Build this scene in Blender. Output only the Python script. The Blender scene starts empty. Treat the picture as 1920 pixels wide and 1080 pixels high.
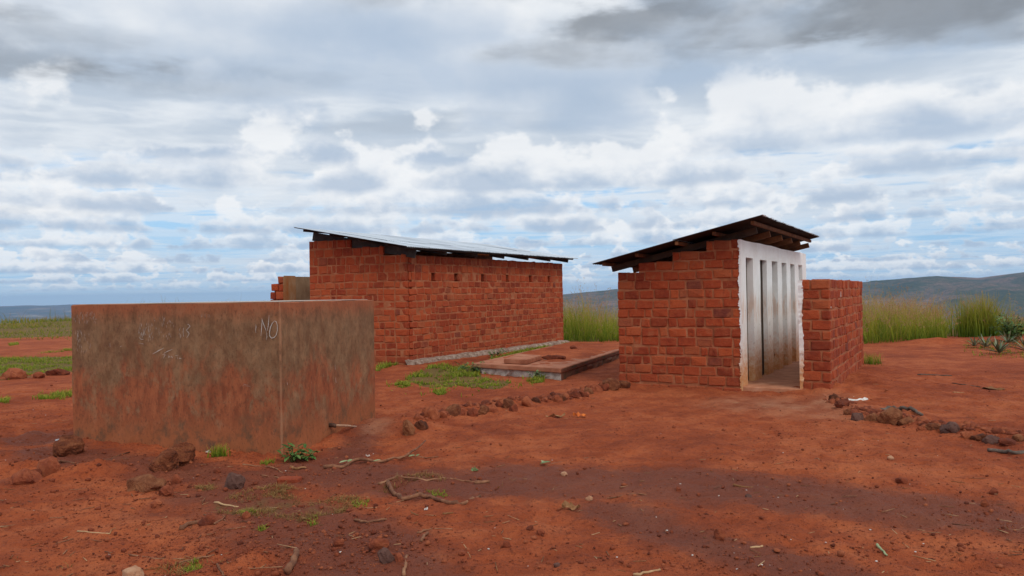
import bpy, bmesh, math, random
import numpy as np
from mathutils import Vector, Matrix
random.seed(7); rng = np.random.default_rng(11)
scene = bpy.context.scene
COL = scene.collection

# ------------------------------------------------------------------ camera
EYE = np.array([0.0, 0.0, 1.6])
FPX = 1464.0
ROLL, PITCH = 0.0165, math.atan(12 / FPX)
FWD = np.array([0, math.cos(PITCH), math.sin(PITCH)])
UP0 = np.array([0, -math.sin(PITCH), math.cos(PITCH)])
X0 = np.array([1.0, 0, 0])
CR = X0 * math.cos(ROLL) - UP0 * math.sin(ROLL)
CU = X0 * math.sin(ROLL) + UP0 * math.cos(ROLL)
cam_d = bpy.data.cameras.new('camera'); cam = bpy.data.objects.new('camera', cam_d); COL.objects.link(cam)
cam_d.sensor_width = 36; cam_d.lens = 36 * FPX / 1920; cam_d.clip_start = 0.1; cam_d.clip_end = 120000
cam.matrix_world = Matrix(((CR[0], CU[0], -FWD[0], EYE[0]), (CR[1], CU[1], -FWD[1], EYE[1]),
                           (CR[2], CU[2], -FWD[2], EYE[2]), (0, 0, 0, 1)))
scene.camera = cam

# ------------------------------------------------------------------ exposure
scene.view_settings.view_transform = 'Standard'; scene.view_settings.look = 'None'
scene.view_settings.exposure = 0.0; scene.view_settings.gamma = 1.0
scene.view_settings.use_curve_mapping = False

# ------------------------------------------------------------------ node helper
class NT:
    def __init__(s, tree): s.t = tree; s.n = tree.nodes; s.l = tree.links
    def node(s, typ, **kw):
        n = s.n.new(typ)
        for k, v in kw.items(): setattr(n, k, v)
        return n
    def put(s, sock, v):
        if v is None: return
        if isinstance(v, bpy.types.NodeSocket): s.l.new(v, sock)
        else:
            if isinstance(v, (tuple, list)) and len(v) == 3 and sock.type == 'RGBA': v = (*v, 1)
            sock.default_value = v
    def m(s, op, a, b=None, c=None, clamp=False):
        n = s.node('ShaderNodeMath', operation=op, use_clamp=clamp)
        for i, v in enumerate((a, b, c)):
            if v is not None: s.put(n.inputs[i], v)
        return n.outputs[0]
    def vm(s, op, a, b=None, scale=None):
        n = s.node('ShaderNodeVectorMath', operation=op)
        s.put(n.inputs[0], a)
        if b is not None: s.put(n.inputs[1], b)
        if scale is not None: s.put(n.inputs['Scale'], scale)
        return n.outputs['Value'] if op in ('LENGTH', 'DOT_PRODUCT', 'DISTANCE') else n.outputs[0]
    def noise(s, vec, scale, detail=4, rough=0.55, dist=0.0, lac=2.0):
        n = s.node('ShaderNodeTexNoise')
        s.put(n.inputs['Vector'], vec); s.put(n.inputs['Scale'], scale); s.put(n.inputs['Detail'], detail)
        s.put(n.inputs['Roughness'], rough); s.put(n.inputs['Distortion'], dist); s.put(n.inputs['Lacunarity'], lac)
        return n.outputs['Fac']
    def ss(s, v, a, b, lo=0.0, hi=1.0):
        n = s.node('ShaderNodeMapRange', interpolation_type='SMOOTHSTEP')
        s.put(n.inputs['Value'], v); s.put(n.inputs['From Min'], a); s.put(n.inputs['From Max'], b)
        s.put(n.inputs['To Min'], lo); s.put(n.inputs['To Max'], hi)
        return n.outputs['Result']
    def mix(s, f, a, b, blend='MIX'):
        n = s.node('ShaderNodeMix', data_type='RGBA', blend_type=blend)
        s.put(n.inputs['Factor'], f); s.put(n.inputs['A'], a) if False else None
        ins = [i for i in n.inputs if i.type == 'RGBA']
        s.put(ins[0], a); s.put(ins[1], b)
        return [o for o in n.outputs if o.type == 'RGBA'][0]
    def scalev(s, vec, sc):
        return s.vm('MULTIPLY', vec, sc)
    def sep(s, vec):
        n = s.node('ShaderNodeSeparateXYZ'); s.put(n.inputs[0], vec); return n.outputs
    def comb(s, x, y, z):
        n = s.node('ShaderNodeCombineXYZ')
        for i, v in enumerate((x, y, z)): s.put(n.inputs[i], v)
        return n.outputs[0]
    def attr(s, name, typ='GEOMETRY'):
        return s.node('ShaderNodeAttribute', attribute_name=name, attribute_type=typ)

# ------------------------------------------------------------------ world: blue sky seen through a broken stratocumulus deck
SUN_EL, SUN_AZ = math.radians(46), math.radians(154)      # azimuth clockwise from +Y
world = bpy.data.worlds.new('World'); scene.world = world; world.use_nodes = True
W = NT(world.node_tree); W.n.clear()
sky = W.node('ShaderNodeTexSky', sky_type='NISHITA', sun_disc=False)
sky.sun_elevation = SUN_EL; sky.sun_rotation = SUN_AZ; sky.altitude = 1200; sky.air_density = 1.0; sky.dust_density = 0.6; sky.ozone_density = 1.5
tc = W.node('ShaderNodeTexCoord')
dx, dy, dz = W.sep(tc.outputs['Generated'])
zc = W.m('MAXIMUM', dz, 0.0)
RE = 1100.0
def layer_point(h):
    rz = W.m('MULTIPLY', zc, RE)
    t = W.m('SUBTRACT', W.m('SQRT', W.m('ADD', W.m('MULTIPLY', rz, rz), 2 * RE * h)), rz)
    return W.m('MULTIPLY', dx, t), W.m('MULTIPLY', dy, t), t
px0, py0, t0 = layer_point(1.0)
P0 = W.comb(px0, py0, 0.0)
warp = W.noise(P0, 1.3, 6, 0.58)
cov = W.noise(W.vm('ADD', P0, (31.7, 12.2, 4.0)), 0.33, 2, 0.5)
# heavier banks of cloud: (x km, y km, radius x, radius y, amount)
BANKS = [(1.50, 2.78, 1.15, 0.50, 0.30), (0.55, 3.15, 0.85, 0.40, 0.23), (-2.15, 2.95, 1.05, 0.55, 0.19), (-0.9, 2.5, 1.4, 0.28, 0.10), (0.3, 2.75, 0.9, 0.3, 0.08), (-1.35, 3.55, 0.75, 0.40, 0.14),
         (-0.5, 4.5, 1.1, 0.40, 0.11), (-5.2, 8.2, 1.5, 0.7, 0.22), (4.6, 6.6, 0.9, 0.8, 0.16), (-2.6, 2.1, 1.2, 0.35, 0.14), (1.9, 1.9, 1.2, 0.4, 0.1), (-0.2, 2.4, 0.7, 0.35, 0.07)]
bank = None
for bx, by, rx, ry, am in BANKS:
    ex = W.m('DIVIDE', W.m('SUBTRACT', px0, bx), rx); ey = W.m('DIVIDE', W.m('SUBTRACT', py0, by), ry)
    g = W.m('ADD', W.m('MULTIPLY', ex, ex), W.m('MULTIPLY', ey, ey))
    g = W.m('ADD', g, W.m('MULTIPLY', W.m('SUBTRACT', warp, 0.5), 2.8))
    g = W.m('MULTIPLY', W.ss(g, 1.35, 0.0), am)
    bank = g if bank is None else W.m('ADD', bank, g)
far = W.ss(t0, 4.0, 13.0)
base_cov = W.m('ADD', W.m('MULTIPLY', W.m('SUBTRACT', cov, 0.5), 0.75), W.m('MULTIPLY', far, -0.075))
skycol = W.vm('MULTIPLY', sky.outputs[0], (0.135, 0.14, 0.14))
pale = W.ss(dz, 0.24, 0.03, 0.0, 0.85)
skycol = W.mix(pale, skycol, (0.30, 0.54, 0.83))
veil = W.noise(W.vm('ADD', W.vm('MULTIPLY', P0, (1.0, 1.25, 1.0)), (7.3, 3.1, 0.0)), 0.85, 6, 0.55, 0.3)
veil = W.ss(W.m('ADD', veil, W.m('ADD', W.m('MULTIPLY', base_cov, 0.5), W.m('MULTIPLY', bank, 1.0))), 0.33, 0.47, 0.0, 0.92)
veil = W.m('MULTIPLY', veil, W.ss(t0, 14.0, 5.0, 0.35, 1.0))
cur = W.mix(veil, skycol, (0.80, 0.85, 0.905))
NS = 12
fade = W.ss(t0, 9.0, 3.4, 0.18, 1.0)
mod = W.ss(W.noise(W.vm('MULTIPLY', P0, (1.0, 0.8, 1.0)), 1.7, 6, 0.52, 0.0), 0.34, 0.70)
heavy = W.m('MULTIPLY', W.ss(bank, 0.04, 0.30), W.ss(mod, 1.15, 0.0, 0.45, 1.0))
dark0 = W.mix(heavy, (0.49, 0.58, 0.695), (0.235, 0.262, 0.30))
for k in reversed(range(NS)):
    fk = k / (NS - 1)
    h = 1.0 + 0.55 * fk
    px, py, tt = layer_point(h)
    vec = W.comb(px, py, h * 1.9)
    n1 = W.noise(vec, 1.15, 6, 0.52, 0.0)
    d = W.m('ADD', W.m('ADD', n1, base_cov), bank)
    th = 0.44 + 0.13 * fk
    a = W.ss(d, th, th + 0.06)
    ex = W.ss(d, th + 0.01, th + 0.21)
    bright = (0.79 + 0.14 * fk, 0.84 + 0.11 * fk, 0.895 + 0.07 * fk)
    dark = W.mix(0.92 * fk, dark0, (0.78, 0.82, 0.87))
    c = W.mix(ex, bright, dark)
    cur = W.mix(W.m('MULTIPLY', W.m('MULTIPLY', a, fade), 0.60), cur, c)
# rows of small cumulus farther out: flat bases, puffy tops
az = W.m('ARCTAN2', dx, dy)
for i, D in enumerate((44.0, 34.0, 26.0, 20.0, 15.5, 12.0, 9.4, 7.4, 5.9, 4.8, 3.9, 3.25)):
    eb = 1.0 / D - D / 4200.0
    y = W.m('MULTIPLY', W.m('SUBTRACT', dz, eb), D)
    x = W.m('MULTIPLY', az, D)
    sc_ = 1.55 if D > 7 else (1.25 if D > 5 else 0.95)
    n = W.noise(W.comb(x, W.m('MULTIPLY', y, 1.45), 3.7 * i + 1.3), sc_, 7, 0.55, 0.0)
    g = W.noise(W.comb(x, 0.0, 9.1 * i), 0.42, 2, 0.5)
    dd = W.m('SUBTRACT', W.m('ADD', n, W.m('MULTIPLY', W.m('SUBTRACT', g, 0.5), 0.9)), W.m('MULTIPLY', W.m('MAXIMUM', y, 0.0), 0.36 if D > 5 else 0.26))
    a = W.m('MULTIPLY', W.ss(dd, 0.375 if D > 7 else 0.41, 0.47 if D > 7 else 0.505), W.ss(W.m('ADD', y, W.m('MULTIPLY', W.m('SUBTRACT', n, 0.5), 0.25)), -0.05, 0.05))
    lit = W.ss(W.m('ADD', y, W.m('MULTIPLY', W.m('SUBTRACT', 0.5, n), 0.9)), -0.06, 0.24 if D > 5 else 0.34)
    c = W.mix(lit, (0.41, 0.52, 0.675), (0.95, 0.96, 0.97))
    a = W.m('MULTIPLY', a, W.m('SUBTRACT', 1.0, W.m('MULTIPLY', heavy, 0.85))) if D < 6 else a
    cur = W.mix(W.m('MULTIPLY', a, 0.74 if D > 5 else 0.64), cur, c)
hz = W.ss(t0, 24.0, 47.0, 0.0, 0.95)
cur = W.mix(hz, cur, (0.60, 0.79, 0.95))
below = W.ss(dz, -0.14, -0.07)
cur = W.mix(below, (0.10, 0.07, 0.05), cur)
bg = W.node('ShaderNodeBackground'); W.put(bg.inputs['Color'], cur); bg.inputs['Strength'].default_value = 1.0
wo = W.node('ShaderNodeOutputWorld'); W.l.new(bg.outputs[0], wo.inputs[0])
world.cycles.sampling_method = 'MANUAL'; world.cycles.sample_map_resolution = 512

# ------------------------------------------------------------------ sun (behind thin cloud)
sd = bpy.data.lights.new('sun', 'SUN'); sd.energy = 1.5; sd.angle = math.radians(26); sd.color = (1.0, 0.95, 0.87)
so = bpy.data.objects.new('sun', sd); COL.objects.link(so)
sdir = Vector((math.sin(SUN_AZ) * math.cos(SUN_EL), math.cos(SUN_AZ) * math.cos(SUN_EL), math.sin(SUN_EL)))
so.rotation_euler = sdir.to_track_quat('Z', 'Y').to_euler(); so.location = (0, 0, 30)
#---END SKY
# ------------------------------------------------------------------ materials
def material(name):
    m = bpy.data.materials.new(name); m.use_nodes = True
    T = NT(m.node_tree); b = T.n['Principled BSDF']
    b.inputs['Specular IOR Level'].default_value = 0.25
    return m, T, b
def bump(T, b, h, strength=0.5, dist=0.01):
    n = T.node('ShaderNodeBump'); n.inputs['Strength'].default_value = strength; n.inputs['Distance'].default_value = dist
    T.put(n.inputs['Height'], h); T.l.new(n.outputs[0], b.inputs['Normal'])
def geo_pos(T): return T.node('ShaderNodeNewGeometry').outputs['Position']
def piece_random(T):
    r = T.m('ADD', T.node('ShaderNodeNewGeometry').outputs['Random Per Island'], T.node('ShaderNodeObjectInfo').outputs['Random'])
    return T.m('FRACT', r)
def ramp(T, f, stops):
    n = T.node('ShaderNodeValToRGB'); T.put(n.inputs[0], f)
    e = n.color_ramp.elements
    while len(e) < len(stops): e.new(0.5)
    for el, (p, c) in zip(e, stops): el.position = p; el.color = (*c, 1)
    return n.outputs[0]

def mat_brick():
    m, T, b = material('fired_brick'); P = geo_pos(T)
    r = piece_random(T)
    c = ramp(T, r, [(0, (0.225, 0.033, 0.0125)), (0.25, (0.31, 0.046, 0.0155)), (0.6, (0.38, 0.061, 0.019)), (0.85, (0.45, 0.084, 0.025)), (0.965, (0.38, 0.095, 0.036)), (1.0, (0.17, 0.036, 0.024))])
    n1 = T.noise(P, 9, 5, 0.65); n2 = T.noise(P, 60, 3, 0.6)
    c = T.mix(T.ss(n1, 0.40, 0.75, 0, 0.5), c, (0.42, 0.10, 0.040))
    c = T.mix(T.ss(n1, 0.50, 0.25, 0, 0.45), c, (0.17, 0.035, 0.022))
    c = T.mix(T.ss(n2, 0.55, 0.8, 0, 0.45), c, (0.15, 0.035, 0.02))
    z = T.sep(P)[2]
    sm_ = T.noise(P, 4.2, 6, 0.75)
    c = T.mix(T.ss(sm_, 0.53, 0.66, 0, 0.55), c, (0.37, 0.125, 0.055))
    c = T.mix(T.ss(T.noise(P, 17, 5, 0.75), 0.60, 0.70, 0, 0.6), c, (0.12, 0.03, 0.018))
    big = T.noise(P, 1.1, 4, 0.6)
    c = T.mix(T.m('MULTIPLY', T.ss(T.m('ADD', z, T.m('MULTIPLY', T.m('SUBTRACT', big, 0.5), 0.9)), 0.45, 0.0), 0.45), c, (0.34, 0.075, 0.030))
    c = T.mix(T.ss(big, 0.56, 0.72, 0, 0.30), c, (0.16, 0.05, 0.032))
    T.put(b.inputs['Base Color'], c); b.inputs['Roughness'].default_value = 0.92
    bump(T, b, T.m('ADD', T.noise(P, 22, 7, 0.75), T.m('MULTIPLY', n2, 0.4)), 1.0, 0.022)
    return m
def mat_mortar():
    m, T, b = material('mud_mortar'); P = geo_pos(T)
    n = T.noise(P, 5, 5, 0.65); n2 = T.noise(P, 40, 3, 0.6)
    c = ramp(T, n, [(0.3, (0.25, 0.072, 0.032)), (0.5, (0.37, 0.122, 0.054)), (0.7, (0.46, 0.185, 0.092))])
    c = T.mix(T.ss(n2, 0.5, 0.75, 0, 0.5), c, (0.22, 0.06, 0.03))
    T.put(b.inputs['Base Color'], c); b.inputs['Roughness'].default_value = 0.95
    bump(T, b, n2, 0.8, 0.012)
    return m
def mat_ground():
    m, T, b = material('laterite_soil'); P = geo_pos(T)
    big = T.noise(P, 0.45, 4, 0.6); mid = T.noise(P, 2.6, 6, 0.65); fine = T.noise(P, 26, 5, 0.7); grit = T.noise(P, 120, 2, 0.6)
    c = ramp(T, T.m('ADD', T.m('MULTIPLY', big, 0.5), T.m('MULTIPLY', mid, 0.5)), [(0.40, (0.275, 0.055, 0.019)), (0.5, (0.385, 0.083, 0.027)), (0.60, (0.50, 0.130, 0.046))])
    c = T.mix(T.ss(fine, 0.50, 0.70, 0, 0.75), c, (0.14, 0.030, 0.015))
    c = T.mix(T.ss(grit, 0.60, 0.74, 0, 0.55), c, (0.44, 0.135, 0.06))
    c = T.mix(T.ss(grit, 0.36, 0.24, 0, 0.5), c, (0.13, 0.034, 0.02))
    wet = T.attr('wet').outputs['Fac']
    wn = T.m('ADD', wet, T.m('MULTIPLY', T.m('SUBTRACT', T.noise(P, 3.0, 6, 0.7), 0.5), 0.75))
    wn = T.m('ADD', wn, T.m('MULTIPLY', T.m('SUBTRACT', fine, 0.5), 0.35))
    w = T.m('MULTIPLY', T.ss(wn, 0.26, 0.80), T.ss(wet, 0.02, 0.25))
    wc = T.mix(T.ss(fine, 0.4, 0.7), (0.145, 0.044, 0.027), (0.20, 0.052, 0.025))
    wc = T.mix(T.ss(mid, 0.45, 0.65, 0, 0.5), wc, (0.118, 0.043, 0.031))
    c = T.mix(T.m('MULTIPLY', w, 0.72), c, wc)
    pale = T.attr('pale').outputs['Fac']
    c = T.mix(T.m('MULTIPLY', pale, T.ss(mid, 0.35, 0.65, 0.2, 0.9)), c, (0.46, 0.20, 0.11))
    veg = T.attr('veg').outputs['Fac']
    vg = T.ss(T.m('ADD', veg, T.m('MULTIPLY', T.m('SUBTRACT', mid, 0.5), 1.2)), 0.35, 0.8)
    c = T.mix(T.m('MULTIPLY', vg, 0.8), c, T.mix(T.ss(fine, 0.4, 0.65), (0.10, 0.115, 0.03), (0.17, 0.12, 0.04)))
    T.put(b.inputs['Base Color'], c)
    T.put(b.inputs['Roughness'], T.ss(w, 0.2, 1.0, 0.95, 0.72))
    b.inputs['Specular IOR Level'].default_value = 0.2
    h = T.m('ADD', T.m('MULTIPLY', fine, 1.0), T.m('ADD', T.m('MULTIPLY', grit, 0.35), T.m('MULTIPLY', mid, 1.2)))
    bump(T, b, h, 1.0, 0.035)
    return m
TANK_NEAR = (-2.343, 7.878)
def mat_tank():
    m, T, b = material('stained_cement_render'); P = geo_pos(T); x, y, z = T.sep(P)
    S = T.vm('MULTIPLY', P, (1.0, 1.0, 0.42))
    n1 = T.noise(T.vm('MULTIPLY', P, (1.0, 1.0, 0.75)), 2.3, 8, 0.72, 0.4); streak = T.noise(S, 9.0, 6, 0.7, 0.2); n3 = T.noise(T.vm('MULTIPLY', P, (1, 1, 0.7)), 6, 8, 0.74, 0.15); n4 = T.noise(T.vm('MULTIPLY', P, (1, 1, 0.6)), 40, 4, 0.65)
    lvl = T.m('ADD', z, T.m('MULTIPLY', T.m('SUBTRACT', n1, 0.5), 2.2))
    c = T.mix(T.ss(streak, 0.35, 0.65), (0.225, 0.060, 0.026), (0.37, 0.112, 0.046))           # red dust over brown cement
    olive = T.mix(T.ss(n3, 0.35, 0.65), (0.125, 0.080, 0.040), (0.27, 0.180, 0.095))
    up = T.m('MULTIPLY', T.ss(lvl, 0.50, 1.0), T.ss(T.m('ADD', z, T.m('MULTIPLY', T.m('SUBTRACT', n3, 0.5), 0.5)), 1.60, 1.30))
    patch = T.ss(T.m('ADD', n1, T.m('MULTIPLY', T.m('SUBTRACT', n3, 0.5), 0.8)), 0.44, 0.60)
    c = T.mix(T.m('MULTIPLY', T.m('MAXIMUM', T.m('MULTIPLY', up, 0.72), T.m('MULTIPLY', patch, 0.55)), T.ss(z, 0.08, 0.5)), c, olive)
    c = T.mix(T.m('MULTIPLY', T.ss(n3, 0.56, 0.74), 0.38), c, (0.34, 0.22, 0.125))
    c = T.mix(T.m('MULTIPLY', T.ss(T.m('ADD', z, T.m('MULTIPLY', T.m('SUBTRACT', streak, 0.5), 0.9)), 0.40, 0.02), 0.6), c, (0.38, 0.13, 0.048))
    c = T.mix(T.m('MULTIPLY', T.ss(T.m('ADD', z, T.m('MULTIPLY', T.m('SUBTRACT', n3, 0.5), 0.35)), 1.42, 1.56), 0.7), c, (0.34, 0.105, 0.045))
    c = T.mix(T.ss(streak, 0.62, 0.75, 0, 0.35), c, (0.40, 0.22, 0.13))
    c = T.mix(T.ss(n4, 0.50, 0.72, 0, 0.55), c, (0.08, 0.036, 0.02))
    c = T.mix(T.m('MULTIPLY', T.ss(T.noise(P, 3.1, 5, 0.7), 0.50, 0.66), T.ss(z, 0.75, 0.1)), c, T.mix(T.ss(n4, 0.4, 0.6), (0.12, 0.065, 0.036), (0.21, 0.085, 0.04)))
    cr = T.m('ADD', T.vm('DISTANCE', T.comb(x, y, 0.0), (TANK_NEAR[0], TANK_NEAR[1], 0.0)), T.m('MULTIPLY', T.m('SUBTRACT', n3, 0.5), 0.05))
    c = T.mix(T.m('MULTIPLY', T.ss(cr, 0.026, 0.004, 0, 0.75), T.ss(n3, 0.34, 0.52, 0.25, 1.0)), c, (0.42, 0.20, 0.105))                                   # rubbed near corner
    T.put(b.inputs['Base Color'], c); b.inputs['Roughness'].default_value = 0.8
    bump(T, b, T.m('ADD', n3, T.m('MULTIPLY', n4, 0.5)), 0.35, 0.006)
    return m
def mat_simple(name, stops, scale=6, rough=0.85, detail=5, bs=0.4, bd=0.005, metallic=0.0, spec=0.25, per_piece=0.0, stretch=(1, 1, 1)):
    m, T, b = material(name); P = geo_pos(T)
    n = T.noise(T.vm('MULTIPLY', P, stretch), scale, detail, 0.65, 0.3)
    f = n
    if per_piece: f = T.m('ADD', n, T.m('MULTIPLY', T.m('SUBTRACT', piece_random(T), 0.5), per_piece))
    T.put(b.inputs['Base Color'], ramp(T, f, stops)); b.inputs['Roughness'].default_value = rough
    b.inputs['Metallic'].default_value = metallic; b.inputs['Specular IOR Level'].default_value = spec
    bump(T, b, T.noise(P, scale * 6, 4, 0.65), bs, bd)
    return m
def mat_white():
    m, T, b = material('limewashed_plaster'); P = geo_pos(T); x, y, z = T.sep(P)
    n1 = T.noise(P, 2.5, 5, 0.65); st = T.noise(T.vm('MULTIPLY', P, (1, 1, 0.16)), 11, 5, 0.7); n3 = T.noise(P, 14, 6, 0.7)
    c = T.mix(T.ss(n1, 0.35, 0.65), (0.80, 0.78, 0.75), (0.87, 0.865, 0.85))
    lvl = T.m('ADD', z, T.m('MULTIPLY', T.m('SUBTRACT', st, 0.5), 2.4))
    dirt = T.m('ADD', T.ss(lvl, 1.30, 0.50, 0, 0.12), T.ss(T.m('ADD', z, T.m('MULTIPLY', T.m('SUBTRACT', n3, 0.5), 0.9)), 0.95, 0.10, 0, 0.85), clamp=True)
    band = T.m('MULTIPLY', T.ss(z, 1.65, 1.35), T.ss(z, 0.95, 1.2))
    dirt = T.m('ADD', dirt, T.m('MULTIPLY', band, T.ss(st, 0.44, 0.60, 0, 0.45)), clamp=True)
    c = T.mix(dirt, c, T.mix(T.ss(n3, 0.35, 0.65), (0.58, 0.22, 0.065), (0.64, 0.34, 0.15)))
    c = T.mix(T.m('MULTIPLY', T.ss(T.noise(T.vm('MULTIPLY', P, (1, 1, 0.35)), 17, 3, 0.6), 0.66, 0.71), T.ss(z, 1.5, 0.9)), c, (0.20, 0.06, 0.03))
    T.put(b.inputs['Base Color'], c); b.inputs['Roughness'].default_value = 0.9
    bump(T, b, n3, 0.35, 0.006)
    return m
def mat_grass(name, base, mid, tip, spread=0.35):
    m, T, b = material(name)
    t = T.attr('t').outputs['Fac']; r = T.attr('rnd').outputs['Fac']
    c = ramp(T, T.m('ADD', t, T.m('MULTIPLY', T.m('SUBTRACT', r, 0.5), spread)), [(0.0, base), (0.45, mid), (0.95, tip)])
    c = T.mix(T.ss(r, 0.0, 1.0, 0.0, 0.5), c, T.vm('MULTIPLY', c, (1.5, 1.25, 0.8)))
    T.put(b.inputs['Base Color'], c); b.inputs['Roughness'].default_value = 0.7; b.inputs['Specular IOR Level'].default_value = 0.2
    tr = T.node('ShaderNodeBsdfTranslucent'); T.put(tr.inputs['Color'], c)
    mx = T.node('ShaderNodeMixShader'); mx.inputs[0].default_value = 0.3
    T.l.new(b.outputs[0], mx.inputs[1]); T.l.new(tr.outputs[0], mx.inputs[2])
    T.l.new(mx.outputs[0], T.n['Material Output'].inputs['Surface'])
    return m
def mat_land():
    m, T, b = material('distant_scrub'); P = geo_pos(T); x, y, z = T.sep(P)
    Q = T.vm('MULTIPLY', P, (0.001, 0.001, 0.004))
    a = T.noise(Q, 2.2, 8, 0.65, 0.6); f = T.noise(Q, 16, 6, 0.7); g = T.noise(Q, 70, 3, 0.6)
    c = ramp(T, T.m('ADD', T.m('MULTIPLY', a, 0.65), T.m('MULTIPLY', f, 0.35)), [(0.38, (0.04, 0.058, 0.03)), (0.47, (0.085, 0.088, 0.048)), (0.54, (0.19, 0.125, 0.085)), (0.63, (0.30, 0.18, 0.13))])
    c = T.mix(T.ss(g, 0.50, 0.60, 0, 0.8), c, (0.035, 0.042, 0.022))
    field = T.m('MULTIPLY', T.ss(a, 0.56, 0.62), T.ss(z, -70, -86))
    c = T.mix(T.m('MULTIPLY', field, 0.7), c, (0.34, 0.29, 0.16))
    T.put(b.inputs['Base Color'], c); b.inputs['Roughness'].default_value = 1.0; b.inputs['Specular IOR Level'].default_value = 0.0
    return m
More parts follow.
